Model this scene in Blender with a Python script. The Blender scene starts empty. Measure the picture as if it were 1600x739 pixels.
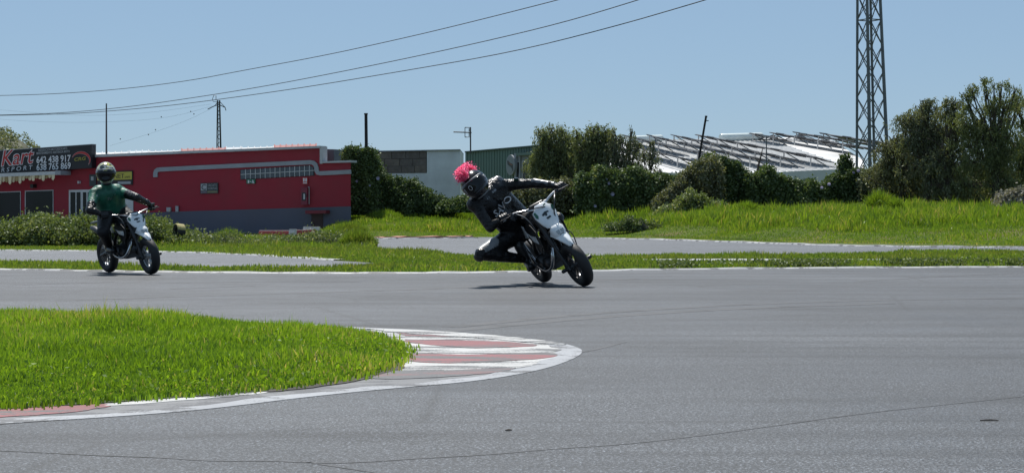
import bpy, bmesh, math, random
import numpy as np
from mathutils import Vector, Matrix, Quaternion
from mathutils.bvhtree import BVHTree

random.seed(7); rng = np.random.default_rng(7)
SC = bpy.context.scene
COL = SC.collection
R = math.radians

# ------------------------------------------------------------------ camera
F = 3000.0; CX = 800.0; HY = 340.0; H = 0.7          # focal length in photo pixels, horizon row, eye height
cam = bpy.data.cameras.new('camera'); cam.sensor_width = 36.0; cam.lens = 36.0 * F / 1600.0
cam.shift_y = -(369.5 - HY) / 1600.0; cam.clip_start = 0.1; cam.clip_end = 6000
camo = bpy.data.objects.new('camera', cam); COL.objects.link(camo)
camo.location = (0, 0, H); camo.rotation_euler = (R(90), 0, 0); SC.camera = camo

# ------------------------------------------------------------------ sky, sun, exposure
SUN_EL, SUN_AZ = R(61), R(-14)                       # azimuth from +Y towards +X
W = bpy.data.worlds.new('World'); SC.world = W; W.use_nodes = True
nt = W.node_tree; bg = nt.nodes['Background']
sky = nt.nodes.new('ShaderNodeTexSky'); sky.sky_type = 'NISHITA'; sky.sun_disc = False
sky.sun_elevation = SUN_EL; sky.sun_rotation = SUN_AZ; sky.altitude = 0; sky.air_density = .75; sky.dust_density = .3; sky.ozone_density = 6.0
hz = nt.nodes.new('ShaderNodeMix'); hz.data_type = 'RGBA'; hz.inputs[0].default_value = .62; hz.inputs[7].default_value = (3.35, 4.85, 6.35, 1)
nt.links.new(sky.outputs[0], hz.inputs[6]); nt.links.new(hz.outputs[2], bg.inputs[0]); bg.inputs[1].default_value = 0.075
sun = bpy.data.lights.new('sun', 'SUN'); sun.energy = 4.6; sun.angle = R(0.53); sun.color = (1, 0.965, 0.91)
suno = bpy.data.objects.new('sun', sun); COL.objects.link(suno)
sd = Vector((math.cos(SUN_EL) * math.sin(SUN_AZ), math.cos(SUN_EL) * math.cos(SUN_AZ), math.sin(SUN_EL)))
suno.rotation_euler = sd.to_track_quat('Z', 'Y').to_euler(); suno.location = sd * 50
SC.view_settings.view_transform = 'Standard'; SC.view_settings.look = 'None'
SC.view_settings.exposure = 0.35; SC.view_settings.gamma = 1.0
SC.render.engine = 'CYCLES'
try:
    SC.cycles.use_denoising = True
    SC.cycles.max_bounces = 8; SC.cycles.transparent_max_bounces = 8
except Exception: pass

# ------------------------------------------------------------------ helpers
def P(x, y, Y): return Vector(((x - CX) / F * Y, Y, H + (HY - y) / F * Y))
def G(x, y): Y = H * F / (y - HY); return Vector(((x - CX) / F * Y, Y, 0))

def tag(o, label=None, cat=None, group=None, kind=None):
    if label: o['label'] = label
    if cat: o['category'] = cat
    if group: o['group'] = group
    if kind: o['kind'] = kind
    return o
def link(o, parent=None):
    COL.objects.link(o)
    if parent: o.parent = parent
    return o
def empty(name, label, cat, loc=(0, 0, 0), group=None, mw=None):
    o = bpy.data.objects.new(name, None); o.empty_display_size = .2; link(o)
    if mw is not None: o.matrix_world = mw
    else: o.location = loc
    return tag(o, label, cat, group)

class MB:
    def __init__(s): s.v = []; s.f = []; s.m = []
    def add(s, vs, fs, m=0):
        b = len(s.v); s.v += [Vector(v) for v in vs]; s.f += [tuple(i + b for i in f) for f in fs]; s.m += [m] * len(fs); return s
    def box(s, c, d, m=0, rot=None):
        hx, hy, hz = d[0] / 2, d[1] / 2, d[2] / 2; c = Vector(c)
        vs = [Vector((x, y, z)) for x in (-hx, hx) for y in (-hy, hy) for z in (-hz, hz)]
        if rot is not None: vs = [rot @ v for v in vs]
        return s.add([c + v for v in vs], [(0, 1, 3, 2), (4, 6, 7, 5), (0, 4, 5, 1), (2, 3, 7, 6), (0, 2, 6, 4), (1, 5, 7, 3)], m)
    def tube(s, pts, r, n=8, m=0, cap=True):
        pts = [Vector(p) for p in pts]; k = len(pts)
        rs = r if isinstance(r, (list, tuple)) else [r] * k
        vs = []; up = None
        for i, p in enumerate(pts):
            t = (pts[min(i + 1, k - 1)] - pts[max(i - 1, 0)]).normalized()
            if up is None: up = t.orthogonal().normalized()
            else:
                up = up - t * up.dot(t)
                up = up.normalized() if up.length > 1e-6 else t.orthogonal().normalized()
            w = t.cross(up)
            for j in range(n):
                a = 2 * math.pi * j / n
                vs.append(p + (up * math.cos(a) + w * math.sin(a)) * rs[i])
        fs = [(i * n + j, i * n + (j + 1) % n, (i + 1) * n + (j + 1) % n, (i + 1) * n + j) for i in range(k - 1) for j in range(n)]
        if cap: fs += [tuple(range(n - 1, -1, -1)), tuple((k - 1) * n + j for j in range(n))]
        return s.add(vs, fs, m)
    def lathe(s, prof, c, axis=(0, 1, 0), n=32, m=0, closed=False):
        c = Vector(c); a = Vector(axis).normalized(); u = a.orthogonal().normalized(); w = a.cross(u); k = len(prof)
        vs = [c + a * h + (u * math.cos(2 * math.pi * j / n) + w * math.sin(2 * math.pi * j / n)) * r for r, h in prof for j in range(n)]
        kk = k if closed else k - 1
        fs = [(i * n + j, i * n + (j + 1) % n, ((i + 1) % k) * n + (j + 1) % n, ((i + 1) % k) * n + j) for i in range(kk) for j in range(n)]
        return s.add(vs, fs, m)
    def ball(s, c, r, m=0, n=14, k=9, rot=None):
        c = Vector(c); r = Vector((r, r, r)) if not hasattr(r, '__len__') else Vector(r)
        vs = []
        for i in range(k + 1):
            t = math.pi * i / k
            for j in range(n):
                p = 2 * math.pi * j / n
                v = Vector((r.x * math.sin(t) * math.cos(p), r.y * math.sin(t) * math.sin(p), r.z * math.cos(t)))
                vs.append(c + (rot @ v if rot is not None else v))
        fs = [(i * n + j, (i + 1) * n + j, (i + 1) * n + (j + 1) % n, i * n + (j + 1) % n) for i in range(k) for j in range(n)]
        return s.add(vs, fs, m)
    def cone(s, a, b, ra, rb, m=0, n=14):
        """tapered capsule with round ends"""
        a = Vector(a); b = Vector(b); t = (b - a); L = t.length; t = t / L
        pts = []; rs = []
        for q in (-.98, -.8, -.45): pts.append(a + t * ra * q); rs.append(ra * math.sqrt(1 - q * q))
        pts += [a, b]; rs += [ra, rb]
        for q in (.45, .8, .98): pts.append(b + t * rb * q); rs.append(rb * math.sqrt(1 - q * q))
        return s.tube(pts, rs, n, m)
    def prism(s, poly, d, m=0):
        """polygon (list of 3-D points) extruded by vector d"""
        n = len(poly); d = Vector(d); poly = [Vector(p) for p in poly]
        return s.add(poly + [p + d for p in poly], [tuple(range(n)), tuple(range(2 * n - 1, n - 1, -1))] + [(i, i + n, (i + 1) % n + n, (i + 1) % n) for i in range(n)], m)
    def build(s, name, mats, parent=None, smooth=False, bevel=0):
        me = bpy.data.meshes.new(name); me.from_pydata(s.v, [], s.f)
        for mm in (mats if isinstance(mats, (list, tuple)) else [mats]): me.materials.append(mm)
        me.polygons.foreach_set('material_index', s.m)
        bm = bmesh.new(); bm.from_mesh(me)
        bmesh.ops.remove_doubles(bm, verts=bm.verts, dist=1e-6); bmesh.ops.recalc_face_normals(bm, faces=bm.faces)
        bm.to_mesh(me); bm.free()
        if smooth:
            me.polygons.foreach_set('use_smooth', [True] * len(me.polygons))
            try: me.set_sharp_from_angle(angle=R(40))
            except Exception: pass
        o = link(bpy.data.objects.new(name, me), parent)
        if bevel:
            b = o.modifiers.new('bevel', 'BEVEL'); b.width = bevel; b.segments = 2; b.limit_method = 'ANGLE'
        return o
    def xf(s, M): s.v = [M @ v for v in s.v]; return s

def npmesh(name, verts, loops, sizes, mat, rnd=None, parent=None, smooth=False):
    me = bpy.data.meshes.new(name); n = len(verts)
    me.vertices.add(n); me.vertices.foreach_set('co', np.ascontiguousarray(verts, dtype=np.float32).ravel())
    me.loops.add(len(loops)); me.loops.foreach_set('vertex_index', loops.astype(np.int32))
    me.polygons.add(len(sizes)); st = np.zeros(len(sizes), dtype=np.int32); st[1:] = np.cumsum(sizes)[:-1]
    me.polygons.foreach_set('loop_start', st)
    me.update(calc_edges=True); me.validate()
    if rnd is not None and len(me.polygons) == len(rnd):
        at = me.attributes.new('rnd', 'FLOAT', 'FACE'); at.data.foreach_set('value', rnd.astype(np.float32))
    if smooth: me.polygons.foreach_set('use_smooth', np.ones(len(me.polygons), dtype=bool))
    me.materials.append(mat)
    return link(bpy.data.objects.new(name, me), parent)

def bnoise(x, y, s=1.0, seed=0):
    """cheap smooth pseudo noise about -1..1"""
    r = np.random.default_rng(seed + 100); o = 0
    for k in range(6):
        a = r.uniform(0, 6.28); f = s * r.uniform(.6, 2.2); ph = r.uniform(0, 6.28)
        o = o + np.sin((x * math.cos(a) + y * math.sin(a)) * f + ph + .8 * np.sin((x * math.sin(a) - y * math.cos(a)) * f * .7 + ph * 2))
    return o / 3.2

def inpoly(px, py, poly):
    c = np.zeros(len(px), bool); n = len(poly)
    for i in range(n):
        x1, y1 = poly[i][0], poly[i][1]; x2, y2 = poly[(i + 1) % n][0], poly[(i + 1) % n][1]
        if y1 == y2: continue
        k = ((y1 > py) != (y2 > py)) & (px < (x2 - x1) * (py - y1) / (y2 - y1) + x1); c ^= k
    return c

# ------------------------------------------------------------------ materials
class NT:
    def __init__(s, m): s.t = m.node_tree; s.n = s.t.nodes; s.l = s.t.links
    def new(s, t, **k):
        n = s.n.new(t)
        for a, b in k.items(): setattr(n, a, b)
        return n
    def noise(s, scale, detail=4, vec=None, rough=.6):
        n = s.new('ShaderNodeTexNoise'); n.inputs['Scale'].default_value = scale; n.inputs['Detail'].default_value = detail; n.inputs['Roughness'].default_value = rough
        if vec is not None: s.l.new(vec, n.inputs['Vector'])
        return n.outputs['Fac']
    def ramp(s, fac, stops):
        r = s.new('ShaderNodeValToRGB'); e = r.color_ramp.elements
        while len(e) < len(stops): e.new(.5)
        for i, (p, c) in enumerate(stops): e[i].position = p; e[i].color = (*c, 1) if len(c) == 3 else c
        s.l.new(fac, r.inputs[0]); return r.outputs[0]
    def mix(s, fac, a, b, mode='MIX'):
        m = s.new('ShaderNodeMix', data_type='RGBA', blend_type=mode)
        for sock, v in ((m.inputs[0], fac), (m.inputs[6], a), (m.inputs[7], b)):
            if isinstance(v, (int, float)): sock.default_value = v
            elif isinstance(v, tuple): sock.default_value = (*v, 1)
            else: s.l.new(v, sock)
        return m.outputs[2]
    def bump(s, h, strength=.3, dist=.01):
        b = s.new('ShaderNodeBump'); b.inputs['Strength'].default_value = strength; b.inputs['Distance'].default_value = dist
        s.l.new(h, b.inputs['Height']); return b.outputs[0]
    def map(s, scale=(1, 1, 1), coord='Object', rot=(0, 0, 0)):
        c = s.new('ShaderNodeTexCoord'); m = s.new('ShaderNodeMapping'); m.inputs['Scale'].default_value = scale; m.inputs['Rotation'].default_value = rot
        s.l.new(c.outputs[coord], m.inputs[0]); return m.outputs[0]
MATS = {}
def mat(name, col=(.5, .5, .5), rough=.5, metal=0., spec=.5, var=0., vs=3., bump=0., bs=40., coat=0., trans=0., dirt=0.):
    if name in MATS: return MATS[name]
    m = bpy.data.materials.new(name); m.use_nodes = True; MATS[name] = m
    b = m.node_tree.nodes['Principled BSDF']; t = NT(m)
    b.inputs['Base Color'].default_value = (*col, 1); b.inputs['Roughness'].default_value = rough; b.inputs['Metallic'].default_value = metal
    b.inputs['Specular IOR Level'].default_value = spec; b.inputs['Coat Weight'].default_value = coat; b.inputs['Coat Roughness'].default_value = .08
    b.inputs['Transmission Weight'].default_value = trans
    if var:
        f = t.noise(vs, 6, t.map())
        c = t.ramp(f, [(.3, tuple(x * (1 - var) for x in col)), (.7, tuple(min(1, x * (1 + var)) for x in col))])
        if dirt:
            f2 = t.noise(vs * .35, 8, t.map((1, 1, .35)))
            c = t.mix(t.ramp(f2, [(.5, (0, 0, 0)), (.72, (dirt,) * 3)]), c, (.10, .085, .07))
        t.l.new(c, b.inputs['Base Color'])
        t.l.new(t.ramp(f, [(.3, (max(0, rough - .08),) * 3), (.7, (min(1, rough + .1),) * 3)]), b.inputs['Roughness'])
    if bump: t.l.new(t.bump(t.noise(bs, 5, t.map()), bump, .01), b.inputs['Normal'])
    return m
def leafmat(name, stops, transl=.35, rough=.5, gloss=.08, tcol=None, patch=0.):
    m = bpy.data.materials.new(name); m.use_nodes = True; t = NT(m); n = t.n
    n.remove(n['Principled BSDF']); out = n['Material Output']
    a = t.new('ShaderNodeAttribute', attribute_name='rnd')
    c = t.ramp(a.outputs['Fac'], stops)
    if patch:
        f = t.noise(.35, 3, t.map()); c = t.mix(t.ramp(f, [(.42, (0, 0, 0)), (.66, (patch,) * 3)]), c, (.20, .16, .06))
    d = t.new('ShaderNodeBsdfDiffuse'); tr = t.new('ShaderNodeBsdfTranslucent'); g = t.new('ShaderNodeBsdfGlossy'); g.inputs['Roughness'].default_value = rough
    g.inputs['Color'].default_value = (.9, .95, .85, 1)
    t.l.new(c, d.inputs[0])
    t.l.new(t.mix(1.0, c, tcol or (1.3, 1.35, .6), 'MULTIPLY'), tr.inputs[0])
    m1 = t.new('ShaderNodeMixShader'); m1.inputs[0].default_value = transl; t.l.new(d.outputs[0], m1.inputs[1]); t.l.new(tr.outputs[0], m1.inputs[2])
    m2 = t.new('ShaderNodeMixShader'); m2.inputs[0].default_value = gloss; t.l.new(m1.outputs[0], m2.inputs[1]); t.l.new(g.outputs[0], m2.inputs[2])
    t.l.new(m2.outputs[0], out.inputs[0]); return m

def asphalt(name, base, tint=(1, 1.0, 1.03), streak=1.0, var=.5):
    m = bpy.data.materials.new(name); m.use_nodes = True; t = NT(m); b = t.n['Principled BSDF']; v = t.map()
    grain = t.noise(100, 2, v, .85); mid = t.noise(1.1, 6, v); big = t.noise(.16, 5, t.map((1, 1.6, 1)))
    st = t.noise(.55, 5, t.map((.25, 3.2, 1), rot=(0, 0, R(-8))))
    g = t.ramp(grain, [(.34, (base * .18,) * 3), (.5, tuple(base * x for x in tint)), (.58, tuple(base * 2.0 * x for x in tint)), (.66, tuple(min(1, base * 6.5) * x for x in tint))])
    crack = t.new('ShaderNodeTexVoronoi', feature='DISTANCE_TO_EDGE'); crack.inputs['Scale'].default_value = .33; cw = t.mix(.22, v, t.new('ShaderNodeTexNoise').outputs['Color']); t.l.new(cw, crack.inputs['Vector'])
    g = t.mix(t.ramp(crack.outputs['Distance'], [(.0, (.55,) * 3), (.006, (0, 0, 0))]), g, (.012, .012, .012))
    g = t.mix(1.0, g, t.ramp(mid, [(.3, (.86,) * 3), (.7, (1.08,) * 3)]), 'MULTIPLY')
    g = t.mix(1.0, g, t.ramp(big, [(.36, (1 - .34 * var,) * 3), (.52, (1, 1, 1)), (.66, (1 + .42 * var, 1 + .40 * var, 1 + .37 * var))]), 'MULTIPLY')
    g = t.mix(streak, g, t.mix(1.0, g, t.ramp(st, [(.36, (.58,) * 3), (.5, (1,) * 3), (.7, (1.16,) * 3)]), 'MULTIPLY'))
    t.l.new(g, b.inputs['Base Color'])
    t.l.new(t.ramp(mid, [(.3, (.50,) * 3), (.7, (.66,) * 3)]), b.inputs['Roughness']); b.inputs['Specular IOR Level'].default_value = .42
    t.l.new(t.bump(grain, .8, .008), b.inputs['Normal'])
    return m
def paint(name, col, under=(.10, .10, .105), wear=.5, stretch=(.5, 3, 1), sc=3.2, fine=.14):
    """road paint worn back to the asphalt under it"""
    m = bpy.data.materials.new(name); m.use_nodes = True; t = NT(m); b = t.n['Principled BSDF']
    f = t.noise(sc, 6, t.map(stretch), .62); f2 = t.noise(90, 3, t.map(), .7)
    w = t.mix(fine, f, f2)
    k = t.ramp(w, [(wear - .018, (1, 1, 1)), (wear + .012, (0, 0, 0))])
    c = t.mix(1.0, t.ramp(f2, [(.3, tuple(x * .8 for x in col)), (.7, col)]), t.ramp(t.noise(1.3, 5, t.map()), [(.3, (.78,) * 3), (.7, (1.05,) * 3)]), 'MULTIPLY')
    t.l.new(t.mix(k, c, t.ramp(f2, [(.3, tuple(x * .6 for x in under)), (.7, tuple(x * 1.4 for x in under))])), b.inputs['Base Color']); b.inputs['Roughness'].default_value = .6
    t.l.new(t.bump(f2, .4, .005), b.inputs['Normal']); return m

M_as1 = asphalt('asphalt_near', .036, (.91, 1.0, 1.14), var=1.); M_as2 = asphalt('asphalt_far', .055, (.92, 1, 1.14), .5)
M_white = paint('white_paint', (.52, .515, .50), under=(.085, .085, .087), wear=.478, stretch=(.4, 1.6, 1), fine=.22); M_white2 = paint('white_line', (.48, .48, .48), wear=.475, stretch=(1, 1, 1))
M_red = paint('red_paint', (.235, .058, .062), under=(.075, .07, .07), wear=.503, stretch=(.45, 1.6, 1), fine=.25); M_redw = paint('red_paint_worn', (.17, .09, .09), under=(.08, .08, .082), wear=.52, stretch=(.45, 1.6, 1), fine=.25); M_apron = paint('apron', (.17, .17, .175), under=(.07, .07, .075), wear=.50, stretch=(1, 2, 1))
M_dirt = mat('dirt', (.06, .052, .045), .95, var=.5, vs=8, bump=.6, bs=60)
M_wred = mat('red_wall', (.25, .015, .030), .8, var=.12, vs=.8, bump=.08, bs=30, dirt=.10)
M_plinth = mat('grey_wall', (.085, .092, .125), .85, var=.12, vs=.7, bump=.08, bs=30, dirt=.25)
M_trim = mat('grey_trim', (.26, .28, .31), .7, var=.1, vs=2)
M_coping = mat('coping', (.40, .42, .44), .6, var=.15, vs=2)
M_sheet = mat('roof_sheet', (.50, .50, .50), .5, var=.2, vs=1, dirt=.4)
M_sheetred = mat('roof_sheet_red', (.25, .06, .05), .6, var=.25, vs=1)
M_glass = mat('dark_glass', (.010, .012, .014), .08, spec=.25, var=.3, vs=.6)
M_pane = mat('grey_pane', (.06, .075, .095), .2, spec=.5, var=.35, vs=1.5)
M_frame = mat('white_frame', (.45, .47, .48), .5, var=.1)
M_black = mat('sign_black', (.008, .009, .014), .45, var=.2, vs=1)
M_wtxt = mat('sign_white', (.62, .63, .66), .6); M_rtxt = mat('sign_red', (.42, .03, .03), .6); M_ytxt = mat('sign_yellow', (.42, .38, .06), .6); M_gsign = mat('sign_green', (.01, .12, .07), .5)
M_greytxt = mat('sign_grey', (.30, .32, .34), .6)
M_cream = mat('awning_cream', (.62, .56, .38), .85, var=.1); M_stripe = mat('awning_stripe', (.30, .24, .12), .85)
M_plaster = mat('white_plaster', (.62, .65, .67), .9, var=.14, vs=1.2, bump=.1, bs=25, dirt=.35)
M_block = [mat('block_a', (.17, .145, .125), .95, var=.25, vs=4, bump=.4, bs=50), mat('block_b', (.20, .175, .15), .95, var=.25, vs=4, bump=.4, bs=50), mat('block_c', (.14, .122, .11), .95, var=.25, vs=4, bump=.4, bs=50)]
M_mortar = mat('mortar', (.075, .07, .065), .95, var=.2)
M_gmetal = mat('green_cladding', (.10, .17, .15), .6, var=.12, vs=.7, dirt=.2)
M_gdark = mat('green_trim', (.02, .055, .045), .5)
M_palewall = mat('pale_wall', (.22, .25, .27), .8, var=.1)
M_steel = mat('galvanised', (.13, .14, .15), .5, metal=.35, var=.25, vs=3)
M_steeld = mat('dark_steel', (.055, .055, .06), .55, metal=.3, var=.2, vs=3)
M_pole = mat('tarred_pole', (.018, .018, .02), .8, var=.3)
M_cable = mat('cable', (.03, .03, .035), .6)
M_wroof = mat('white_roof', (.60, .60, .59), .5, var=.15, vs=.5, dirt=.3)
M_panel = mat('solar_underside', (.055, .055, .058), .5, var=.3, vs=1.5); M_alu = mat('aluminium', (.6, .6, .6), .4, metal=.4)
M_tank = mat('white_tank', (.62, .68, .66), .35, var=.05)
M_bark = mat('bark', (.075, .06, .048), .95, var=.4, vs=6, bump=.5, bs=30)
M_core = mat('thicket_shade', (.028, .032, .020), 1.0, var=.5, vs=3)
M_rubber = mat('tyre_rubber', (.012, .012, .013), .62, var=.2, vs=20, bump=.15, bs=120)
M_rim = mat('rim_grey', (.10, .10, .105), .35, metal=.7); M_rims = mat('rim_silver', (.42, .43, .44), .35, metal=.6)
M_bplast = mat('black_plastic', (.012, .012, .013), .4); M_bmetal = mat('black_metal', (.02, .02, .022), .35, metal=.3); M_eng = mat('engine_alloy', (.055, .055, .058), .42, metal=.7, var=.35, vs=12)
M_chrome = mat('chrome', (.55, .55, .56), .18, metal=1); M_wplast = mat('white_plastic', (.74, .76, .77), .28, coat=.4, var=.06, vs=9)
M_seat = mat('seat_vinyl', (.012, .012, .012), .55); M_gmark = mat('green_mark', (.01, .10, .06), .4); M_dmark = mat('dark_mark', (.02, .03, .035), .4)
M_lens = mat('lamp_lens', (.30, .33, .34), .08, spec=.8, coat=1.0)
M_gold = mat('gold_anodised', (.35, .2, .03), .35, metal=.8)

# ------------------------------------------------------------------ terrain
_ex = [-60, -20, -11.0, -9.2, -7.4, -4.9, -2, 1.1, 4.1, 7.9, 12.4, 25, 80]
_ey = [900, 700, 108, 84, 69, 65, 65.8, 66.2, 61.5, 51.8, 46, 42, 38]
def sstep(t): t = np.clip(t, 0, 1); return t * t * (3 - 2 * t)
def height(x, y):
    x = np.asarray(x, float); y = np.asarray(y, float)
    d = y - np.interp(x, _ex, _ey)
    h = .85 * sstep(d / 21) + .10 * sstep((d - 1) / 8) * bnoise(x, y, .45, 3)
    return np.where(d > .6, h, 0)
gx = np.concatenate([[-4000, -1500, -600, -250, -120], np.arange(-60, 60.1, .8), [120, 250, 600, 1500, 4000]])
gy = np.concatenate([[-2000, -400, -100, -40], np.arange(-20, 36, 4), np.arange(36, 112, .8), [120, 140, 180, 260, 500, 1200, 5500]])
xx, yy = np.meshgrid(gx, gy, indexing='ij'); zz = height(xx, yy)
nx, ny = len(gx), len(gy); idx = np.arange(nx * ny).reshape(nx, ny)
quads = np.stack([idx[:-1, :-1], idx[1:, :-1], idx[1:, 1:], idx[:-1, 1:]], -1).reshape(-1, 4)
def ground_mat():
    m = bpy.data.materials.new('earth_and_turf'); m.use_nodes = True; t = NT(m); b = t.n['Principled BSDF']; v = t.map()
    c = t.ramp(t.noise(.5, 8, v), [(.3, (.055, .085, .018)), (.5, (.09, .12, .025)), (.66, (.15, .125, .06))])
    c = t.mix(1.0, c, t.ramp(t.noise(12, 4, v), [(.3, (.6,) * 3), (.7, (1.2,) * 3)]), 'MULTIPLY')
    t.l.new(c, b.inputs['Base Color']); b.inputs['Roughness'].default_value = 1; b.inputs['Specular IOR Level'].default_value = .1
    t.l.new(t.bump(t.noise(9, 6, v), .8, .05), b.inputs['Normal']); return m
ground = npmesh('ground', np.stack([xx, yy, zz], -1).reshape(-1, 3), quads.ravel(), np.full(len(quads), 4), ground_mat(), smooth=True)
tag(ground, kind='structure')

def sheet(name, pts, z, m):
    """flat sheet through ground points"""
    n = len(pts); mb = MB(); mb.add([Vector((p[0], p[1], z)) for p in pts] + [Vector((p[0], p[1], 0)) for p in pts], [tuple(range(n))] + [(i, (i + 1) % n, n + (i + 1) % n, n + i) for i in range(n)])
    o = mb.build(name, m)
    if o.data.polygons[0].normal.z < 0: o.data.flip_normals()
    return tag(o, kind='structure')
def ribbon(name, pts, w, z, m, inner=0., closed=False):
    """strip of width w along ground points, to the left of travel direction"""
    pts = [Vector((p[0], p[1], 0)) for p in pts]; n = len(pts); vs = []
    ws = w if isinstance(w, (list, tuple)) else [w] * n
    for i, p in enumerate(pts):
        t = (pts[min(i + 1, n - 1)] - pts[max(i - 1, 0)]).normalized(); q = Vector((-t.y, t.x, 0))
        vs += [p - q * inner + Vector((0, 0, z)), p + q * ws[i] + Vector((0, 0, z))]
    k = len(vs); mb = MB(); mb.add(vs + [Vector((v.x, v.y, 0)) for v in vs], [(2 * i, 2 * i + 2, 2 * i + 3, 2 * i + 1) for i in range(n - 1)] + [(2 * i + e, 2 * i + 2 + e, k + 2 * i + 2 + e, k + 2 * i + e) for i in range(n - 1) for e in (0, 1)])
    o = mb.build(name, m)
    if o.data.polygons[0].normal.z < 0: o.data.flip_normals()
    return tag(o, kind='structure')
def smooth_poly(pts, it=2):
    pts = [Vector(p) for p in pts]
    for _ in range(it):
        o = [pts[0]]
        for a, b in zip(pts[:-1], pts[1:]): o += [a * .75 + b * .25, a * .25 + b * .75]
        o.append(pts[-1]); pts = o
    return pts

near_edge_px = [(-900, 415), (-300, 418), (0, 421.5), (130, 424), (260, 426), (450, 427.5), (600, 427.8), (760, 426.5), (900, 424.5), (1060, 421.5), (1330, 419), (1600, 418), (2000, 416.5), (2600, 415)]
near_edge = smooth_poly([G(*p) for p in near_edge_px])
sheet('race_track', [(-60, -30), (60, -30)] + [(60, near_edge[-1].y)] + list(reversed(near_edge)) + [(-60, near_edge[0].y)], .002, M_as1)
def kerb_strip(name, pts, w, h, m):
    pts = [Vector((p[0], p[1], 0)) for p in pts]; n = len(pts); vs = []
    for i, p in enumerate(pts):
        t = (pts[min(i + 1, n - 1)] - pts[max(i - 1, 0)]).normalized(); q = Vector((-t.y, t.x, 0)); hh = h * (1 + .25 * math.sin(i * 2.3))
        vs += [p, p + q * .03 + Vector((0, 0, hh)), p + q * w + Vector((0, 0, hh)), p + q * w]
    mb = MB(); mb.add(vs, [(4 * i + j, 4 * i + 4 + j, 4 * i + 5 + j, 4 * i + 1 + j) for i in range(n - 1) for j in range(3)])
    return tag(mb.build(name, m), kind='structure')
kerb_strip('white_edge_line', near_edge, .16, .018, M_white2)
left_poly = smooth_poly([G(*p) for p in [(-900, 391.5), (0, 391.5), (250, 393.5), (375, 398), (480, 405), (592, 411.5)]]) + smooth_poly([G(*p) for p in [(560, 417), (450, 418.5), (260, 417), (150, 412), (0, 408.5), (-900, 406)]])
sheet('side_track', left_poly, .004, M_as2)
far_top = smooth_poly([G(*p) for p in [(572, 376), (590, 374), (620, 373.2), (700, 372.6), (850, 372), (1000, 374), (1060, 376), (1200, 381), (1300, 384.5), (1400, 386), (1600, 387.5), (2100, 389.5)]])
far_bot = smooth_poly([G(*p) for p in [(2100, 392), (1600, 393), (1460, 391.5), (1350, 396), (1250, 398.5), (1060, 397.5), (980, 400), (900, 403), (760, 402), (690, 396), (640, 391), (590, 394), (572, 380)]])
far_poly = far_top + far_bot
sheet('back_track', far_poly, .004, M_as2)
kerb_strip('white_back_line', far_top, .3, .035, M_white2)
kerb_strip('red_back_kerb', smooth_poly([G(*p) for p in [(590, 373.2), (625, 372.4), (700, 371.6), (740, 371.4)]]), .5, .06, paint('faded_red', (.45, .16, .10), wear=.42))
kerb_strip('white_side_line', left_poly[:20], .25, .022, M_white2)
sliver_poly = [G(*p) for p in [(925, 406), (1060, 404.6), (1250, 404.6), (1485, 405.6), (1250, 408.0), (1060, 408.4)]]
sheet('access_path', sliver_poly, .004, paint('pale_path', (.42, .42, .42), under=(.2, .2, .2), wear=.45))
yard = [G(-300, 372), G(330, 371), G(450, 371), (-7.6, 77), (-30, 90), (-60, 92)]
sheet('yard_pavement', yard, .004, asphalt('asphalt_yard', .14, (1, 1, 1), .4))

# grass wedge + painted kerb in front
wedge_px = [(-700, 488), (-300, 490), (0, 494), (120, 496), (250, 500), (400, 508), (500, 516), (580, 526), (625, 538), (636, 552), (618, 570), (590, 586), (520, 600), (440, 610), (330, 619), (180, 630), (0, 642), (-300, 660), (-700, 690)]
wedge = smooth_poly([G(*p) for p in wedge_px])
sheet('kerb_verge', wedge, .0061, mat('turf_soil', (.035, .05, .012), 1, var=.4, vs=8))
outer_px = [(-700, 720), (-300, 688), (0, 663), (200, 651), (330, 640), (480, 621), (620, 607), (720, 599), (800, 588), (860, 575), (900, 560), (912, 550), (903, 543), (870, 535), (800, 527), (720, 520), (640, 515), (575, 513), (480, 507), (300, 497)]
outer = smooth_poly([G(*p) for p in outer_px])
sheet('kerb_apron', outer + [G(0, 490), (-6, 13.9), (-6, 6.3)], .003, M_apron)
nline = [i for i, p in enumerate(outer) if p.y < 12.9]
M_kline = paint('kerb_line_paint', (.34, .35, .37), under=(.09, .09, .095), wear=.475, stretch=(1, 1.5, 1), fine=.25)
ribbon('kerb_line', outer[:len(nline) + 6], [.12 + .05 * math.sin(i * 1.3) * .4 for i in range(len(nline) + 6)],   .0042, M_kline, inner=0)
def pxs(name, pts, m, z=.008):
    r = smooth_poly([G(*p) for p in pts] + [G(*pts[0])], 2)[:-1]
    return sheet(name, [p + Vector((rng.normal(0, .010), rng.normal(0, .007), 0)) for p in r], z, m)
pxs('kerb_paint', [(575, 514.2), (640, 515.8), (720, 520.6), (800, 527.4), (868, 535.4), (896, 544), (900, 550), (892, 556), (862, 566), (800, 577), (700, 583), (600, 582), (618, 565), (636, 552), (628, 535), (600, 521)], M_white, .0036)
pxs('kerb_stripe_white', [(572, 514.5), (640, 516.5), (720, 521), (800, 528), (860, 534.5), (890, 541), (840, 538), (760, 530), (690, 526), (630, 522)], M_white)
pxs('kerb_stripe_red', [(622, 521), (680, 522), (745, 526.5), (690, 527.5), (625, 525.5)], M_red, .0058)
pxs('kerb_stripe_white', [(628, 527), (700, 528), (800, 532.5), (845, 537), (800, 534.5), (720, 532), (630, 531.5)], M_white, .0047)
pxs('kerb_stripe_red', [(632, 531.5), (720, 533), (800, 535), (852, 541), (800, 543.5), (735, 545.5), (690, 541), (636, 537)], M_red, .0056)
pxs('kerb_stripe_white', [(634, 537.5), (690, 542), (740, 546.5), (860, 543), (878, 546), (874, 551), (800, 552.5), (720, 555.5), (660, 551.5), (634, 551)], M_white, .0047)
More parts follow.
